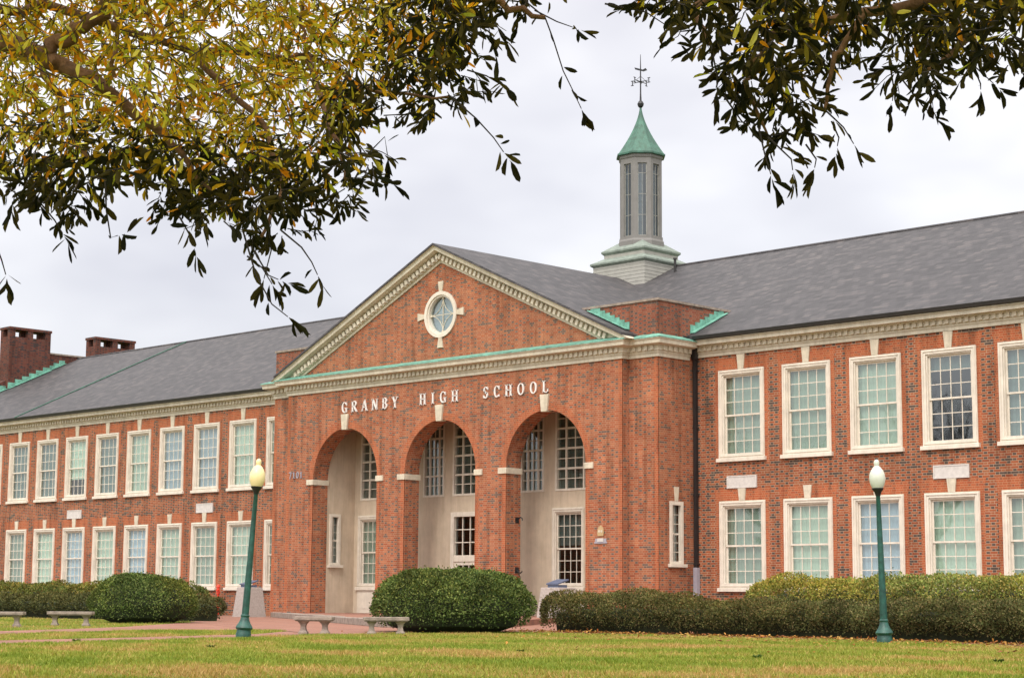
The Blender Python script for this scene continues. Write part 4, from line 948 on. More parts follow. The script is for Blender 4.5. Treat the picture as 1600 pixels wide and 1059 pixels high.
h4 = foliage_surface('clipped_hedge', roll(-34, -4.6, -9.8, -7.6, 1.40, bulge=.08, seed=11), 50000, 'taller green hedge at far left under the windows, above the darker low hedge', 'hedge', PM, 'clipped hedges', lsz=(.07, .11)); roll_core(h4, -34, -4.6, -9.8, -7.6, 1.38)
# ------------------------------------------------------------ grass, weeds, fallen leaves
def inpoly(x, y, poly):
    c = np.zeros(len(x), bool); n = len(poly)
    for i in range(n):
        x1, y1 = poly[i]; x2, y2 = poly[i-1]
        if y1 == y2: continue
        c ^= ((y1 > y) != (y2 > y)) & (x < (x2-x1)*(y-y1)/(y2-y1)+x1)
    return c
LAWN = [*NEAR, (52, -26), (50, -34), (44, -46), (33, -50)]
STRIP = [(19.1, -22.96), (21.81, -26.07), (23.75, -30.9), (24.88, -34.49), (26.2, -38.6), (21.5, -36.5), (19.46, -31.36), (17.85, -28.24), (16.32, -24.97), (17.65, -22.88)]
FAR = [(19, -35), (16.39, -29.59), (13.95, -25.77), (11.63, -22.83), (4.22, -15.33), (3.2, -14.4), (-30, -14.4), (-6, -30)]
def blades(poly, n, hh, seed):
    r = np.random.default_rng(seed); P = np.array(poly); lo, hi = P.min(0), P.max(0); area = np.prod(hi-lo)
    x = r.uniform(lo[0], hi[0], n*3); y = r.uniform(lo[1], hi[1], n*3); k = inpoly(x, y, poly); x, y = x[k][:n], y[k][:n]; m = len(x)
    h = r.uniform(*hh, m)*(1+.55*np.clip(noise3(np.stack([x, y, 0*x], 1), 77, 9.0), -.6, 1.4)); a = r.uniform(0, 2*math.pi, m); wd = r.uniform(.004, .009, m)*1.6; lean = r.normal(size=(m, 2))*.5*h[:, None]
    V = np.zeros((m, 3, 3)); V[:, 0] = np.stack([x-wd*np.cos(a), y-wd*np.sin(a), 0*x], 1); V[:, 1] = np.stack([x+wd*np.cos(a), y+wd*np.sin(a), 0*x], 1); V[:, 2] = np.stack([x+lean[:, 0], y+lean[:, 1], h], 1)
    pp = np.stack([x, y, 0*x], 1); dry = np.clip(.49+noise3(pp, 44, .8)*.30+noise3(pp, 45, 3.5)*.26+r.normal(size=m)*.20, 0, 1)[:, None]
    g = np.array([.165, .225, .028]); s = np.array([.29, .305, .055]); t = np.array([.45, .29, .11])
    c = np.where(dry < .55, g+(s-g)*(dry/.55), s+(t-s)*((dry-.55)/.45)); c *= r.uniform(.75, 1.2, m)[:, None]
    return V, c
Vs, Cs = [], []
for args in ((LAWN, 330000, (.025, .055), 1), (STRIP, 30000, (.025, .05), 2), (FAR, 40000, (.03, .06), 3)):
    V, c = blades(*args); Vs.append(V); Cs.append(c)
tag(np_mesh('grass', np.concatenate(Vs), 3, m_blade, None, np.concatenate(Cs), [(0, 1, 2)]), 'short patchy green and straw coloured lawn grass', 'grass', kind='stuff')
# fallen leaves along the edging and on the lawn
r = np.random.default_rng(5); n = 3000; x = r.uniform(22, 45, n); yb = np.interp(x, [24, 28.8, 32.7, 38.8, 46], [-17.75, -17.9, -18.3, -19.6, -20.9]); y = yb+r.exponential(.22, n)*np.where(r.random(n) < .35, -9.0, 1)
pos = np.stack([x, y, .03+r.random(n)*.03], 1); ln = r.uniform(.06, .11, n); V = leaf_cards(pos, r.normal(size=(n, 3))*np.array([1, 1, .25]), np.tile([0., 0., 1.], (n, 1))+r.normal(size=(n, 3))*.3, ln, ln*.45)
pal = np.array([(.30, .10, .03), (.40, .20, .05), (.22, .09, .05), (.45, .28, .08)]); c = pal[r.integers(0, 4, n)]*r.uniform(.6, 1.2, n)[:, None]
tag(np_mesh('fallen_leaves', V, 6, m_leaf, None, c, LF), 'brown and orange fallen leaves along the brick edging below the hedge', 'fallen leaves', kind='stuff')
# a few dark weeds in the lawn
for k, (x, y, sz) in enumerate([(26.55, -33.9, .10), (31.2, -34.2, .09), (35.8, -31.4, .08), (40.0, -30.6, .10), (30.2, -20.6, .07), (43.3, -29.3, .11)]):
    nn = 60; a = r.uniform(0, 2*math.pi, nn); ax = np.stack([np.cos(a), np.sin(a), r.uniform(.3, 1.4, nn)], 1); pos = np.stack([x+.03*np.cos(a), y+.03*np.sin(a), .01+0*a], 1)
    V = leaf_cards(pos, ax, np.tile([0., 0., 1.], (nn, 1))+.01, np.full(nn, sz*.7)*r.uniform(.6, 1.2, nn), np.full(nn, sz*.25)); c = np.tile([.05, .10, .02], (nn, 1))*r.uniform(.6, 1.3, nn)[:, None]
    where = ['beside the brick path below the left bench', 'in the lawn at lower left, near the leaning lamp', 'in the lawn at lower centre', 'at the bottom right of centre of the lawn', 'in the lawn below the right end of the big centre bush', 'at the lower right of the lawn'][k]
    tag(np_mesh('weed_tuft', V, 6, m_blade, None, c, LF), 'small dark weed tuft '+where, 'weed', 'weed tufts in the lawn')
# ------------------------------------------------------------ overhanging oaks
CLUMPS_LEFT=[(49.06,-47.98,4.02,0.14,1.0),(48.87,-48.14,4.08,0.15,1.0),(49.75,-46.49,4.02,0.15,0.35),(50.09,-48.51,3.56,0.13,1.0),(50.48,-47.01,3.79,0.14,0.24),(48.4,-45.91,3.48,0.14,0.09),(49.83,-46.07,4.32,0.15,0.03),(50.57,-47.55,3.2,0.08,0.15),(47.87,-46.22,4.72,0.18,1.0),(49.25,-47.45,3.31,0.15,0.52),(47.45,-47.23,4.18,0.17,1.0),(47.86,-47.93,4.39,0.16,1.0),(48.84,-47.65,3.44,0.15,0.55),(49.58,-48.42,3.34,0.13,1.0),(49.99,-47.22,3.72,0.14,0.9),(49.63,-46.46,3.88,0.15,0.22),(47.39,-47.58,4.26,0.17,1.0),(49.04,-47.63,3.98,0.15,1.0),(46.81,-47.28,3.57,0.1,0.07),(50.88,-46.77,4.02,0.09,0.0),(49.53,-47.57,3.95,0.14,1.0),(49.38,-48.9,3.81,0.13,1.0),(50.48,-47.07,3.52,0.09,0.11),(50.51,-48.34,3.46,0.13,1.0),(47.69,-47.79,4.26,0.16,1.0),(47.69,-46.0,4.51,0.18,1.0),(47.45,-47.37,3.75,0.17,0.69),(49.35,-47.56,4.15,0.15,1.0),(49.14,-48.68,3.61,0.14,1.0),(47.39,-47.01,4.38,0.17,1.0),(47.87,-46.77,3.56,0.17,0.22),(48.69,-46.58,3.46,0.16,0.32),(48.48,-45.83,4.76,0.17,0.82),(48.25,-47.67,3.38,0.15,0.25),(47.28,-46.91,4.86,0.18,1.0),(47.36,-47.31,3.27,0.09,0.01),(49.62,-45.88,4.21,0.09,0.02),(50.79,-48.24,3.67,0.12,1.0),(48.33,-46.01,3.93,0.17,0.67),(49.93,-47.27,3.93,0.14,1.0),(49.88,-46.35,4.24,0.15,0.18),(49.54,-47.76,2.92,0.13,0.05),(47.09,-46.69,4.03,0.18,0.8),(47.98,-47.81,4.28,0.16,1.0),(48.8,-45.6,4.7,0.17,0.44),(47.46,-47.1,4.22,0.17,1.0),(50.09,-48.01,2.78,0.07,0.02),(49.02,-48.22,3.37,0.14,0.85),(48.61,-46.44,3.06,0.09,0.0),(48.02,-48.13,3.87,0.15,1.0),(49.22,-47.15,3.18,0.15,0.18),(49.26,-45.67,4.06,0.09,0.03),(50.16,-47.19,3.19,0.08,0.1),(50.58,-47.77,3.24,0.13,0.66),(50.88,-47.86,3.59,0.13,0.84),(49.42,-47.72,3.26,0.14,0.56),(50.44,-48.59,3.3,0.12,1.0),(47.83,-46.07,3.84,0.18,0.68),(47.76,-47.56,3.45,0.16,0.24),(48.77,-45.29,4.34,0.15,0.09),(49.42,-47.96,3.74,0.14,1.0),(50.38,-48.67,3.14,0.12,1.0),(47.88,-47.39,3.65,0.16,0.57),(48.14,-45.77,4.24,0.18,0.8),(49.33,-48.61,3.58,0.13,1.0),(50.64,-47.24,3.76,0.14,0.38),(47.83,-47.42,3.22,0.09,0.02),(46.78,-47.01,4.84,0.18,1.0),(48.64,-46.41,3.43,0.16,0.17),(50.41,-47.84,3.18,0.13,0.88),(47.8,-46.49,3.57,0.17,0.25),(49.12,-47.68,3.62,0.15,1.0),(47.33,-47.21,4.49,0.17,1.0),(49.82,-46.31,4.02,0.15,0.14),(47.83,-46.55,3.26,0.09,0.0),(47.47,-46.63,3.67,0.17,0.19),(49.12,-46.65,4.43,0.16,1.0),(48.43,-45.8,4.29,0.17,0.63),(49.23,-46.47,3.32,0.09,0.07),(48.28,-47.03,4.45,0.16,1.0),(50.39,-47.67,3.57,0.13,1.0),(50.94,-48.03,2.89,0.12,0.3),(49.87,-46.74,4.24,0.15,0.6),(47.14,-47.1,4.17,0.17,1.0),(49.43,-46.24,3.82,0.09,0.06),(47.37,-46.76,4.33,0.17,1.0),(49.81,-48.74,2.76,0.09,0.06),(48.56,-48.07,3.72,0.15,1.0),(50.11,-48.78,2.76,0.07,0.07),(47.01,-46.92,4.51,0.18,1.0),(49.66,-48.76,3.56,0.13,1.0),(48.59,-46.46,4.02,0.16,1.0),(49.06,-46.7,4.16,0.16,1.0),(47.1,-47.55,4.4,0.17,1.0),(49.89,-47.65,4.0,0.14,1.0),(50.79,-47.58,3.31,0.1,0.19),(49.43,-47.72,3.44,0.14,0.98),(48.98,-46.83,4.17,0.16,1.0),(48.69,-46.97,3.97,0.16,1.0),(49.86,-48.59,3.18,0.13,0.91),(50.17,-47.46,3.23,0.14,0.51),(46.98,-47.35,3.94,0.17,0.88),(47.2,-46.54,3.64,0.1,0.07),(49.38,-47.5,4.09,0.15,1.0),(50.55,-48.06,3.22,0.13,1.0),(49.37,-46.71,3.57,0.15,0.4),(48.96,-46.78,4.07,0.16,1.0),(51.16,-47.5,3.55,0.13,0.12),(47.92,-48.06,3.33,0.15,0.19),(48.87,-47.08,3.21,0.14,0.09),(49.41,-47.67,4.03,0.14,1.0),(49.03,-45.14,4.69,0.1,0.0),(50.32,-48.63,3.27,0.12,1.0),(50.58,-47.57,3.57,0.13,0.72),(49.59,-47.45,2.83,0.08,0.0),(47.97,-46.5,4.03,0.17,1.0),(48.06,-46.87,3.77,0.17,0.79),(49.72,-48.31,3.04,0.13,0.23),(51.35,-47.56,3.33,0.07,0.01),(50.24,-48.62,3.66,0.13,1.0),(48.7,-48.47,3.39,0.14,0.88),(48.74,-46.43,3.61,0.16,0.56),(49.83,-47.98,3.69,0.14,1.0),(50.57,-48.17,3.24,0.13,1.0),(47.94,-48.08,3.75,0.15,1.0),(49.78,-48.92,3.35,0.13,1.0),(50.48,-46.57,4.18,0.15,0.0),(49.65,-46.55,3.62,0.08,0.04),(50.43,-46.88,3.44,0.08,0.03),(48.18,-47.95,3.77,0.15,1.0),(49.4,-47.72,3.62,0.14,1.0),(50.55,-47.87,3.3,0.13,0.96),(50.59,-48.09,2.73,0.13,0.08),(47.48,-46.21,4.02,0.18,0.88),(50.18,-48.62,3.22,0.13,1.0),(48.35,-46.15,4.61,0.17,1.0),(49.76,-47.47,3.69,0.14,1.0),(48.62,-46.89,3.65,0.16,0.84),(50.24,-46.19,4.21,0.08,0.0),(48.53,-45.91,4.06,0.17,0.43),(50.26,-48.09,2.97,0.13,0.38),(50.08,-48.72,3.52,0.13,1.0),(46.97,-47.27,3.77,0.17,0.41),(48.42,-47.05,3.34,0.16,0.15),(49.33,-46.96,2.98,0.08,0.0),(47.87,-46.55,4.28,0.17,1.0),(50.52,-47.3,3.61,0.14,0.37),(47.84,-47.41,4.4,0.16,1.0),(49.37,-48.44,3.15,0.14,0.52),(49.76,-48.42,3.1,0.13,0.45),(48.96,-46.01,4.13,0.17,0.36),(50.32,-48.02,2.78,0.11,0.05),(48.31,-47.55,3.25,0.08,0.03),(50.3,-47.15,3.79,0.14,0.54),(49.64,-49.04,3.61,0.13,1.0),(47.83,-46.94,4.54,0.17,1.0),(49.76,-46.78,3.4,0.08,0.04),(50.1,-47.9,3.93,0.13,1.0),(49.62,-46.22,4.02,0.16,0.2),(50.64,-48.24,3.5,0.13,1.0),(50.41,-47.74,2.83,0.07,0.04),(48.35,-45.82,3.41,0.09,0.01),(50.5,-48.0,3.69,0.13,1.0),(48.88,-48.3,3.45,0.14,1.0),(49.04,-48.39,3.0,0.09,0.08),(49.89,-47.58,3.36,0.14,0.94),(49.69,-47.41,2.86,0.08,0.0),(49.36,-47.36,3.54,0.15,1.0),(48.05,-47.86,3.59,0.16,0.73),(48.43,-47.24,3.54,0.16,0.47),(50.09,-48.26,3.66,0.13,1.0),(50.1,-47.88,3.46,0.13,1.0),(51.07,-47.96,3.22,0.12,0.42),(48.74,-48.33,4.09,0.14,1.0),(48.36,-45.99,3.37,0.09,0.01),(46.88,-46.98,4.44,0.18,1.0),(48.39,-47.56,3.9,0.16,1.0),(49.72,-49.03,2.78,0.07,0.04),(48.71,-46.84,3.62,0.16,0.8),(49.59,-46.87,4.28,0.15,0.92),(48.01,-47.3,4.26,0.16,1.0),(49.99,-47.51,3.41,0.14,1.0),(47.99,-47.97,3.4,0.15,0.27),(47.78,-46.64,3.25,0.09,0.0),(47.59,-46.64,4.81,0.17,1.0),(46.96,-47.04,4.91,0.18,1.0),(49.54,-48.29,3.06,0.13,0.21),(50.07,-47.65,3.17,0.14,0.62),(50.03,-48.95,2.91,0.12,0.4),(48.32,-47.15,3.75,0.16,0.96),(49.75,-46.6,4.2,0.15,0.57),(49.98,-48.83,3.16,0.13,1.0),(51.09,-47.62,3.78,0.13,0.41),(49.37,-46.47,3.76,0.13,0.24),(50.48,-48.33,2.57,0.07,0.0),(50.94,-48.25,3.65,0.12,1.0),(49.63,-48.03,2.96,0.08,0.06),(49.3,-48.69,3.4,0.13,1.0),(49.86,-46.87,4.12,0.15,0.72),(50.12,-46.4,4.27,0.15,0.07),(49.73,-48.63,2.68,0.07,0.0),(48.36,-47.14,3.18,0.09,0.01),(48.07,-47.55,4.47,0.16,1.0),(50.51,-48.23,2.64,0.07,0.0),(49.53,-47.52,3.76,0.14,1.0),(49.83,-49.04,2.99,0.12,0.52),(50.36,-47.51,3.86,0.14,0.92),(48.64,-46.55,3.37,0.16,0.17),(49.4,-46.88,3.27,0.15,0.23),(49.87,-48.11,3.33,0.13,1.0),(49.27,-45.65,4.47,0.17,0.07),(49.15,-45.68,4.71,0.17,0.21),(47.58,-46.81,3.94,0.17,0.86),(48.89,-47.49,3.95,0.15,1.0),(47.44,-46.77,4.86,0.17,1.0),(48.65,-45.85,4.49,0.17,0.74),(50.13,-47.91,2.98,0.13,0.29),(48.91,-46.49,4.04,0.16,1.0),(49.37,-48.43,2.98,0.14,0.17),(50.33,-48.72,2.77,0.07,0.07),(48.41,-45.93,4.5,0.17,0.95),(47.91,-47.81,3.35,0.12,0.12),(50.27,-47.71,3.05,0.13,0.37),(50.97,-47.43,3.68,0.13,0.24),(46.48,-47.22,3.83,0.18,0.37),(50.27,-47.22,4.06,0.14,0.72),(47.9,-47.02,3.61,0.17,0.3),(49.67,-46.49,4.13,0.15,0.5),(51.47,-47.55,3.5,0.07,0.0),(49.17,-47.19,3.36,0.15,0.51),(48.89,-46.87,2.92,0.09,0.0),(48.76,-47.3,3.97,0.15,1.0),(48.49,-46.74,4.27,0.16,1.0),(48.04,-46.45,4.11,0.17,1.0),(46.99,-46.78,4.83,0.18,1.0),(49.09,-46.39,3.61,0.15,0.23),(49.5,-47.76,4.13,0.14,1.0),(47.02,-47.59,4.33,0.17,1.0),(50.06,-46.67,3.58,0.08,0.04),(46.8,-47.12,4.89,0.18,1.0),(50.0,-45.75,4.51,0.09,0.0),(50.37,-46.17,4.17,0.08,0.0),(46.98,-46.87,4.26,0.18,1.0),(49.58,-48.9,3.66,0.13,1.0),(49.89,-46.4,3.75,0.13,0.11),(50.42,-46.74,3.8,0.11,0.05),(50.5,-47.39,3.25,0.07,0.04),(48.11,-47.25,4.18,0.16,1.0),(48.1,-46.04,4.3,0.17,1.0),(48.5,-46.35,3.35,0.13,0.07),(47.91,-47.74,3.19,0.09,0.01),(50.05,-46.4,3.64,0.08,0.01),(47.58,-46.3,4.64,0.18,1.0),(49.94,-48.34,3.83,0.13,1.0),(48.47,-46.93,3.96,0.16,1.0),(49.63,-47.67,4.11,0.14,1.0),(48.96,-48.55,3.42,0.14,1.0),(50.12,-48.46,3.41,0.13,1.0),(48.5,-47.58,4.39,0.16,1.0),(49.66,-47.21,3.81,0.15,1.0),(49.96,-47.05,3.02,0.08,0.02),(49.22,-45.96,4.11,0.16,0.2),(47.64,-47.84,3.93,0.16,1.0),(49.26,-46.33,4.12,0.16,0.54),(49.18,-48.08,3.53,0.14,1.0),(48.94,-46.9,3.36,0.16,0.34),(49.22,-47.77,4.01,0.15,1.0),(47.58,-47.47,4.4,0.17,1.0),(49.09,-46.81,4.2,0.16,1.0),(50.84,-47.71,2.91,0.07,0.03),(48.43,-46.95,3.85,0.16,1.0),(48.6,-48.03,3.94,0.15,1.0),(48.41,-47.46,3.7,0.16,0.99),(50.28,-48.32,2.92,0.13,0.33),(49.63,-47.84,3.29,0.14,0.82),(47.4,-46.43,3.8,0.18,0.4),(50.52,-47.61,3.41,0.13,0.62),(47.26,-46.27,3.55,0.13,0.06),(50.02,-48.51,3.66,0.13,1.0),(49.67,-47.78,2.95,0.14,0.09),(47.26,-47.71,3.71,0.17,0.61),(48.69,-47.86,3.32,0.15,0.32),(48.35,-46.41,4.1,0.17,1.0),(48.04,-46.23,4.64,0.17,1.0),(46.87,-47.23,3.5,0.09,0.02),(48.35,-45.79,4.01,0.17,0.36),(51.18,-47.93,3.51,0.12,0.65),(49.22,-48.19,3.08,0.11,0.14),(48.29,-46.64,3.66,0.17,0.62),(49.53,-48.27,3.63,0.14,1.0),(49.3,-47.45,3.16,0.15,0.21)]
CLUMPS_RIGHT=[(51.28,-44.9,3.86,0.09,0.03),(50.51,-45.26,4.4,0.09,0.05),(51.73,-44.93,4.06,0.12,0.07),(52.72,-47.03,3.3,0.12,0.15),(53.09,-46.59,3.53,0.12,0.18),(52.77,-45.25,3.58,0.07,0.04),(53.07,-46.49,3.14,0.06,0.02),(51.43,-45.27,3.5,0.1,0.01),(52.03,-45.92,3.29,0.09,0.01),(52.15,-44.94,4.03,0.14,0.15),(53.14,-45.53,3.79,0.13,0.2),(52.48,-46.78,3.22,0.12,0.06),(52.9,-45.66,3.45,0.07,0.02),(51.36,-43.94,4.16,0.09,0.03),(53.33,-46.28,3.58,0.12,0.2),(53.01,-45.29,3.59,0.08,0.05),(52.01,-47.08,3.69,0.08,0.07),(51.22,-44.37,4.36,0.16,0.14),(51.83,-45.98,3.94,0.14,0.2),(51.49,-45.04,4.13,0.15,0.19),(52.34,-45.09,3.83,0.14,0.13),(53.17,-45.93,3.54,0.12,0.18),(51.62,-43.58,4.44,0.16,0.16),(51.34,-44.66,4.06,0.12,0.06),(51.42,-44.78,3.9,0.08,0.01),(50.72,-45.19,4.33,0.11,0.08),(52.3,-44.19,4.29,0.15,0.2),(51.81,-44.36,4.04,0.15,0.09),(51.67,-45.4,4.16,0.14,0.2),(51.42,-45.57,3.91,0.15,0.1),(51.95,-46.12,3.3,0.07,0.01),(51.76,-44.6,4.14,0.1,0.06),(52.55,-45.28,4.01,0.14,0.2),(52.61,-46.24,3.75,0.13,0.2),(51.11,-45.89,4.03,0.08,0.02),(51.76,-45.69,3.25,0.08,0.0),(52.71,-46.57,3.62,0.12,0.2),(52.94,-46.15,3.27,0.07,0.03),(52.25,-46.8,3.43,0.07,0.04),(53.29,-45.95,3.45,0.12,0.11),(51.99,-46.27,3.73,0.13,0.16),(52.46,-46.5,3.18,0.07,0.02),(51.1,-45.25,4.33,0.15,0.2),(52.02,-46.45,3.39,0.07,0.02),(52.2,-45.21,3.83,0.08,0.05),(51.52,-43.66,4.08,0.09,0.01),(52.2,-46.84,3.58,0.11,0.1),(51.82,-46.64,3.81,0.13,0.11),(51.98,-43.64,4.13,0.09,0.04),(51.92,-45.74,3.67,0.14,0.07),(51.51,-43.9,4.58,0.16,0.2),(52.28,-46.74,3.19,0.07,0.01),(51.52,-44.44,4.33,0.16,0.12),(52.39,-46.54,3.41,0.12,0.11),(52.23,-46.31,3.29,0.13,0.04),(51.96,-43.92,4.37,0.16,0.2),(52.48,-46.09,3.73,0.13,0.16),(51.06,-45.42,4.05,0.08,0.04),(51.22,-45.12,3.51,0.08,0.0),(53.04,-46.1,3.49,0.12,0.13),(52.07,-44.59,4.19,0.15,0.2),(51.41,-44.56,4.09,0.09,0.03),(51.0,-46.1,4.18,0.08,0.02),(52.39,-46.4,3.03,0.07,0.0),(51.28,-44.66,4.19,0.16,0.13),(51.83,-44.91,3.99,0.08,0.03),(52.63,-46.02,3.78,0.13,0.17),(52.42,-45.37,3.41,0.07,0.01),(52.49,-46.36,3.67,0.13,0.2),(52.47,-46.67,3.52,0.12,0.18),(51.74,-46.34,3.93,0.13,0.16),(52.35,-45.43,3.89,0.14,0.13),(52.76,-45.39,3.7,0.13,0.11),(51.28,-45.27,3.91,0.15,0.1),(52.5,-46.67,3.63,0.12,0.2),(51.72,-43.73,4.51,0.16,0.2),(51.82,-45.46,3.43,0.08,0.0),(51.63,-44.39,3.87,0.08,0.01),(50.41,-45.09,4.57,0.16,0.11),(51.64,-45.98,3.87,0.14,0.11),(52.98,-45.95,3.45,0.1,0.06),(51.79,-44.2,3.99,0.12,0.05),(52.79,-46.01,3.38,0.11,0.05),(53.11,-45.68,3.64,0.13,0.19),(53.32,-45.9,3.57,0.12,0.2),(53.29,-46.11,3.35,0.12,0.08),(52.13,-46.59,3.43,0.07,0.04),(50.72,-44.43,4.66,0.17,0.2),(52.25,-47.0,3.47,0.07,0.03),(51.59,-46.0,4.07,0.14,0.2),(51.44,-45.13,4.04,0.15,0.16),(51.94,-45.82,3.9,0.14,0.2),(51.75,-45.89,3.47,0.1,0.02),(51.32,-44.8,3.89,0.08,0.02),(52.47,-47.38,3.35,0.06,0.02),(51.2,-44.58,4.49,0.16,0.2),(52.25,-46.51,3.57,0.13,0.17),(52.75,-45.56,3.5,0.07,0.02),(52.56,-45.61,3.69,0.13,0.1),(52.06,-43.57,4.3,0.16,0.13),(50.76,-44.93,4.42,0.16,0.16),(51.8,-46.02,3.53,0.12,0.05),(52.41,-45.19,3.88,0.14,0.18),(51.68,-45.04,4.0,0.14,0.08),(52.1,-46.15,3.45,0.13,0.06),(51.94,-43.64,4.05,0.09,0.01),(51.86,-43.27,4.18,0.09,0.01)]
STRANDS_LEFT=[[[51.05,-47.39,3.25],[51.13,-47.28,3.14],[51.18,-47.21,3.05],[51.21,-47.17,2.98]],[[50.67,-46.49,4.02],[50.74,-46.4,3.93],[50.76,-46.36,3.82],[50.78,-46.3,3.65],[50.81,-46.26,3.55],[50.83,-46.21,3.45]],[[50.7,-46.44,3.97],[50.78,-46.35,3.91],[50.84,-46.29,3.88]],[[50.77,-47.0,3.51],[50.84,-46.93,3.48],[50.88,-46.87,3.44]],[[50.29,-48.02,2.6],[50.31,-47.95,2.39],[50.35,-47.88,2.25],[50.4,-47.82,2.19]],[[50.14,-47.77,2.75],[50.14,-47.73,2.56],[50.1,-47.74,2.42]],[[50.42,-47.89,2.6],[50.48,-47.81,2.52],[50.51,-47.77,2.45],[50.52,-47.74,2.39]],[[49.84,-48.51,2.84],[49.83,-48.49,2.69],[49.83,-48.46,2.56],[49.86,-48.44,2.57]],[[50.15,-47.86,2.56],[50.2,-47.79,2.42],[50.23,-47.75,2.4]],[[49.43,-48.86,2.56],[49.45,-48.82,2.45],[49.46,-48.8,2.38]],[[49.6,-48.73,2.74],[49.65,-48.66,2.64],[49.67,-48.63,2.58]],[[49.97,-47.75,2.55],[50.02,-47.69,2.49],[50.05,-47.65,2.41]],[[50.69,-47.66,2.85],[50.75,-47.63,2.97],[50.81,-47.58,3.05],[50.81,-47.56,2.96]],[[50.71,-47.65,2.89],[50.76,-47.6,2.86],[50.79,-47.56,2.84]],[[50.08,-48.24,2.66],[50.11,-48.18,2.55],[50.11,-48.17,2.52]],[[49.5,-48.84,2.8],[49.53,-48.81,2.77],[49.52,-48.81,2.73]]]
STRANDS_RIGHT=[[[52.39,-46.71,2.98],[52.4,-46.68,2.86],[52.41,-46.65,2.77]],[[52.41,-46.67,2.94],[52.48,-46.59,2.84],[52.48,-46.58,2.79]],[[52.32,-46.11,3.2],[52.38,-46.03,3.11],[52.41,-45.99,3.03]],[[52.34,-46.07,3.14],[52.36,-46.04,3.06],[52.35,-46.04,3.02]],[[52.31,-45.46,3.52],[52.39,-45.35,3.35],[52.43,-45.31,3.29]],[[52.55,-45.25,3.62],[52.61,-45.17,3.53],[52.66,-45.11,3.46]],[[52.59,-45.19,3.56],[52.61,-45.15,3.46],[52.61,-45.15,3.43]],[[52.94,-45.56,3.54],[53.0,-45.47,3.45],[53.02,-45.45,3.39]],[[52.27,-46.9,3.35],[52.28,-46.87,3.21],[52.27,-46.86,3.15]],[[52.46,-45.74,3.47],[52.46,-45.71,3.35],[52.45,-45.71,3.29]],[[52.23,-46.76,3.15],[52.28,-46.69,3.03],[52.29,-46.67,3.02]],[[51.62,-46.9,3.69],[51.76,-46.76,3.65],[51.83,-46.67,3.58]],[[52.36,-46.31,2.98],[52.39,-46.27,2.91],[52.38,-46.27,2.87]]]
LIMBS_LEFT=[([[46.06,-51.17,4.49],[47.49,-49.69,4.19],[48.43,-48.7,3.9],[48.8,-48.29,3.72],[49.01,-48.06,3.58],[49.18,-47.84,3.37],[49.33,-47.65,3.13],[49.43,-47.51,2.93]],0.085,0.003),([[48.8,-48.29,3.72],[48.93,-48.18,3.82],[49.07,-48.07,3.94],[49.18,-48.0,4.14]],0.045,0.03),([[48.43,-48.7,3.9],[48.4,-48.06,4.13],[48.98,-47.43,3.88],[49.06,-46.67,4.0],[49.36,-46.32,3.78],[50.33,-46.72,3.51]],0.032,0.006),([[49.57,-48.31,4.04],[49.53,-48.28,3.72],[49.5,-48.26,3.46]],0.018,0.01),([[49.6,-48.14,4.08],[49.57,-48.12,3.82],[49.56,-48.09,3.66]],0.012,0.008),([[50.22,-47.65,4.05],[50.2,-47.64,3.86],[50.2,-47.6,3.66]],0.012,0.008),([[47.78,-49.5,4.67],[49.21,-48.02,4.42],[50.16,-47.04,4.22],[50.53,-46.63,4.02],[50.74,-46.4,3.93]],0.06,0.012),([[48.98,-47.43,3.88],[49.64,-47.38,3.34],[50.05,-47.6,2.89],[50.19,-47.83,2.61]],0.02,0.008),([[48.8,-48.29,3.72],[48.87,-48.16,3.4],[48.94,-48.04,3.13]],0.02,0.008),([[49.06,-46.67,4.0],[49.88,-47.14,3.34],[50.28,-47.38,2.96]],0.02,0.008)]
LIMBS_RIGHT=[([[54.47,-43.49,4.38],[53.52,-44.38,4.15],[52.81,-45.05,3.95],[52.23,-45.61,3.81],[51.87,-45.94,3.68],[51.76,-46.01,3.45],[51.82,-45.89,3.2]],0.045,0.006),([[52.81,-45.05,3.95],[52.66,-45.17,3.75],[52.43,-45.35,3.53]],0.03,0.01),([[52.23,-45.61,3.81],[52.11,-45.68,3.59],[52.04,-45.7,3.33]],0.02,0.008),([[52.59,-45.29,4.01],[51.9,-45.97,3.97],[51.91,-46.61,3.68],[52.21,-46.83,3.38]],0.03,0.008)]

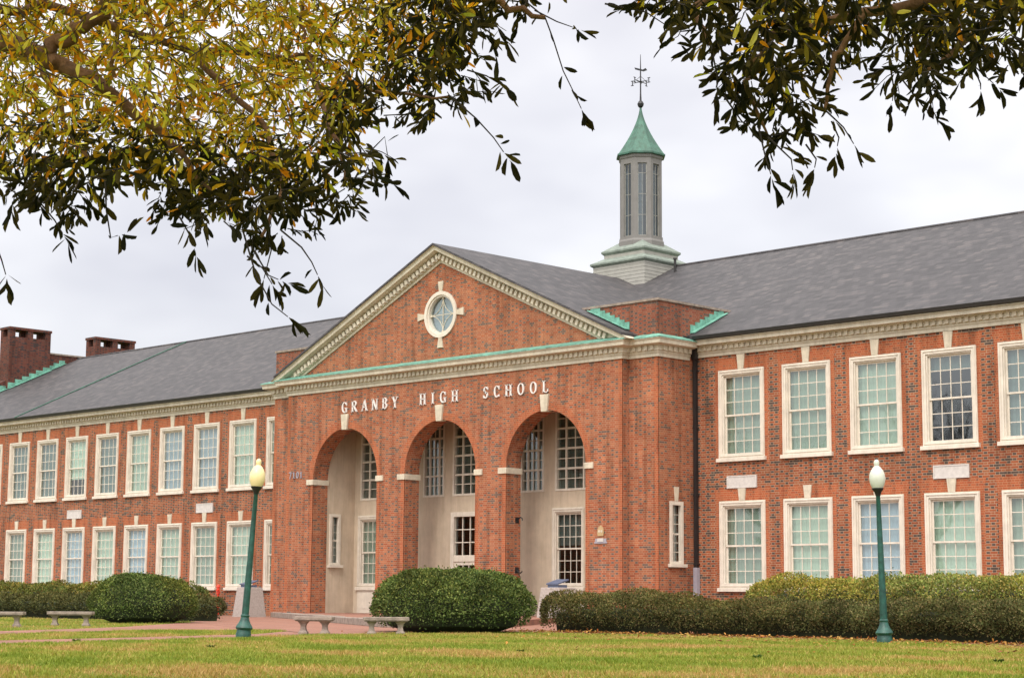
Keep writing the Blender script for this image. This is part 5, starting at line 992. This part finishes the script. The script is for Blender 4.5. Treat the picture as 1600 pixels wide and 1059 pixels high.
OAKL = np.array([(0, 0, 0), (.30, .22, .05), (.5, .55, .09), (.40, .84, .03), (0, 1, -.09), (-.40, .84, .03), (-.5, .55, .09), (-.30, .22, .05)])
LF8 = [(0, 1, 2, 3, 4), (0, 4, 5, 6, 7)]
def oak_cards(pos, axis, nrm, ln, wd):
    axis = axis/np.linalg.norm(axis, axis=1, keepdims=True); side = np.cross(axis, nrm); side /= np.linalg.norm(side, axis=1, keepdims=True)+1e-9; nn = np.cross(side, axis); cu = np.random.default_rng(3).normal(size=len(pos))*.4+.5
    return pos[:, None, :]+side[:, None, :]*(OAKL[None, :, 0:1]*wd[:, None, None])+axis[:, None, :]*(OAKL[None, :, 1:2]*ln[:, None, None])+nn[:, None, :]*(OAKL[None, :, 2:3]*(ln*cu)[:, None, None]*1.4)
def oak(name, loc, label, trunk_pts, limbs, clumps, strands, seed, dens=1.0):
    r = np.random.default_rng(seed); root = empty(name, loc); tag(root, label, 'tree', 'oaks hanging over the lawn'); L0 = Vector(loc)
    sh = lambda P: [tuple(Vector(p)-L0) for p in P]
    mb = MB(); mb.tube(sh(trunk_pts), .34, .17, 14); mb.lathe([(.58, -.1), (.50, .05), (.40, .25), (.345, .6), (.30, .9)], 14); mb.build('trunk', m_bark, root, smooth=True)
    rr = random.Random(seed)
    far = [c for c in clumps if c[3] > .34 and c[4] == .25]; rr2 = random.Random(seed+1); top = trunk_pts[-1]
    extra = []
    for c in rr2.sample(far, 16):
        a = Vector(trunk_pts[rr2.choice([-1, -1, -2])]); b = Vector(c[:3]); extra.append(([tuple(a), tuple(a.lerp(b, .4)+Vector((0, 0, .35))), tuple(a.lerp(b, .75)+Vector((0, 0, .2))), tuple(b)], .09, .012))
    for pts, r0, r1 in list(limbs)+extra:
        # wobble and resample
        P = [Vector(p) for p in pts]; Q = []
        for i in range(len(P)-1):
            for k in range(5): Q.append(P[i].lerp(P[i+1], k/5)+Vector((rr.uniform(-1, 1), rr.uniform(-1, 1), rr.uniform(-1, 1)))*.022*(1 if (i or k) else 0))
        Q.append(P[-1]); mb = MB(); mb.tube(sh(Q), r0, r1, 10); mb.build('limb', m_bark, root, smooth=True)
    tw = MB(); pos, axs, nrs, lns, cols = [], [], [], [], []
    backlit_gold = np.array([(.74, .52, .03), (.88, .52, .03), (.66, .58, .05), (.80, .34, .02), (.50, .54, .05), (.95, .88, .20), (.42, .30, .03), (.24, .20, .03)]); dark = np.array([(.028, .028, .010), (.016, .018, .007), (.045, .038, .012), (.075, .062, .018)])  # backlit glow inside the crown and silhouette dark outside, painted as leaf colour
    def spray(p, d, ln, nl, g, twig=True, lsz=(.055, .10)):
        p = np.array(p); d = d/np.linalg.norm(d); q = p+d*ln
        if twig: tw.tube(sh([tuple(p), tuple((p+q)/2+r.normal(size=3)*.01), tuple(q)]), .0035, .0015, 4)
        for k in range(nl):
            t = (k+.6)/nl; b = p+d*ln*t; a = d*.7+r.normal(size=3)*.6; a[2] -= .45
            if k >= nl-2: a = d+r.normal(size=3)*.3
            pos.append(b); axs.append(a); nrs.append(r.normal(size=3)+np.array([0, 0, .8])); lns.append(r.uniform(*lsz))
            cc = backlit_gold[r.integers(len(backlit_gold))]*r.uniform(.55, 1.15) if r.random() < g*1.05 else dark[r.integers(len(dark))]*r.uniform(.6, 1.3)*(1+1.2*g)
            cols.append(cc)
    for (x, y, z, rad, g) in clumps:
        c = np.array((x, y, z)); n = int(max(3, (rad/.13)**2*5.2*dens))
        for _ in range(n):
            v = r.normal(size=3); v /= np.linalg.norm(v); s = r.random()**.45*rad*.85; v2 = v.copy(); v2[2] = v2[2]*.5-.45
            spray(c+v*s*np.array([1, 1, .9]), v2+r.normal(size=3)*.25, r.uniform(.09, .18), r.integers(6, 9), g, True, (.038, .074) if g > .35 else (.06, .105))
    for st in strands:
        P = [np.array(p) for p in st]
        tw.tube(sh([tuple(p) for p in P]), .005, .0025, 5)
        for i in range(len(P)-1):
            d = P[i+1]-P[i]; L = np.linalg.norm(d); m = max(2, int(L/.075))
            for k in range(m):
                if r.random() < .5: continue
                b = P[i]+d*(k+r.random())/m; dd = d/L*.7+r.normal(size=3)*.5
                spray(b, dd, .03, 1, 0, False, (.06, .105))
        d = P[-1]-P[-2]; spray(P[-1]-d*.05, d, .07, 5, 0, False, (.08, .11))
    tw.build('twigs', m_twig, root)
    pos, axs, nrs, lns, cols = map(np.array, (pos, axs, nrs, lns, cols)); V = oak_cards(pos-np.array(loc), axs, nrs, lns, lns*r.uniform(.22, .32, len(lns)))
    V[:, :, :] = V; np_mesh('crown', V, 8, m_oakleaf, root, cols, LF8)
    print(name, 'leaves', len(pos))
# the rest of each crown, above and beside the frame, in coarser clumps
def beyond(seed, c, rx, ry, n, zr, keep):
    rr = random.Random(seed); out = []
    while len(out) < n:
        a = rr.uniform(0, 2*math.pi); q = math.sqrt(rr.random()); x, y, z = c[0]+rx*q*math.cos(a), c[1]+ry*q*math.sin(a), rr.uniform(*zr)
        if keep(x, y, z): out.append((x, y, z, rr.uniform(.35, .55), .25))
    return out
def outside(x, y, z):
    v = Vector((x-57.45, y+53.363, z-.8516)); D = v.dot(_d)
    if D < 2.5: return v.length > 4.0
    return v.dot(_u)/D > .225 or abs(v.dot(_r)/D) > .36
oak('oak_tree', (45.9, -51.3, 0), 'large oak with golden backlight painted into its leaves, branches filling the upper left', [(45.9, -51.3, 0), (46.0, -51.2, 1.6), (45.95, -51.3, 3.2), (46.06, -51.17, 4.6), (46.4, -50.9, 6.0)], LIMBS_LEFT, CLUMPS_LEFT+beyond(2, (47.5, -49.5), 5.5, 5.0, 190, (4.2, 8.5), outside), STRANDS_LEFT, 11, 1.4)
oak('oak_tree', (54.5, -43.4, 0), 'oak with leaves painted silhouette dark, branches hanging into the upper right', [(54.5, -43.4, 0), (54.6, -43.3, 1.6), (54.4, -43.5, 3.2), (54.47, -43.49, 4.5), (54.2, -43.8, 6.0)], LIMBS_RIGHT, CLUMPS_RIGHT+beyond(5, (54.0, -44.5), 4.2, 4.2, 120, (4.4, 8.0), outside), STRANDS_RIGHT, 13, 1.3)

# ------------------------------------------------------------ bare winter trees across the lawn, seen mirrored in the window panes
def bare_tree(x, y, H, seed, label):
    rr = random.Random(seed); e = empty('bare_tree', (x, y, 0)); tag(e, label, 'tree', 'bare trees mirrored in the windows'); tr = MB(); tr.tube([(0, 0, -.1), (.05, 0, H*.15), (0, .08, H*.32)], .32, .24, 10); tr.build('trunk', m_bark, e, smooth=True)
    br = MB()
    def grow(p, d, L, r, lv):
        q = p+d*L*.5+Vector((rr.uniform(-1, 1), rr.uniform(-1, 1), rr.uniform(-.5, 1)))*L*.06; z = q+(d+Vector((0, 0, .12))).normalized()*L*.5
        br.tube([tuple(p), tuple(q), tuple(z)], r, r*.6, 5 if lv > 1 else 7)
        if lv >= 5: return
        for k in range(3 if lv < 4 else 2):
            dd = (d+Vector((rr.uniform(-1, 1), rr.uniform(-1, 1), rr.uniform(-.35, .9)))*.75).normalized(); grow(z if k else q, dd, L*rr.uniform(.62, .8), r*.58, lv+1)
    for k in range(4):
        a = k*1.57+rr.uniform(-.4, .4); grow(Vector((0, .08, H*.3)), Vector((math.cos(a)*.55, math.sin(a)*.55, 1)).normalized(), H*.24, .15, 1)
    br.build('crown', m_twig, e)
bare_tree(-3.0, -37.5, 14.5, 1, 'bare tree mirrored as dark branches in the dark upper right window')
bare_tree(-15.5, -38.0, 13.0, 2, 'bare tree mirrored faintly in the second upper window of the right wing')
bare_tree(-62.0, -37.0, 13.5, 3, 'bare tree mirrored in the upper window nearest the portico on the left')
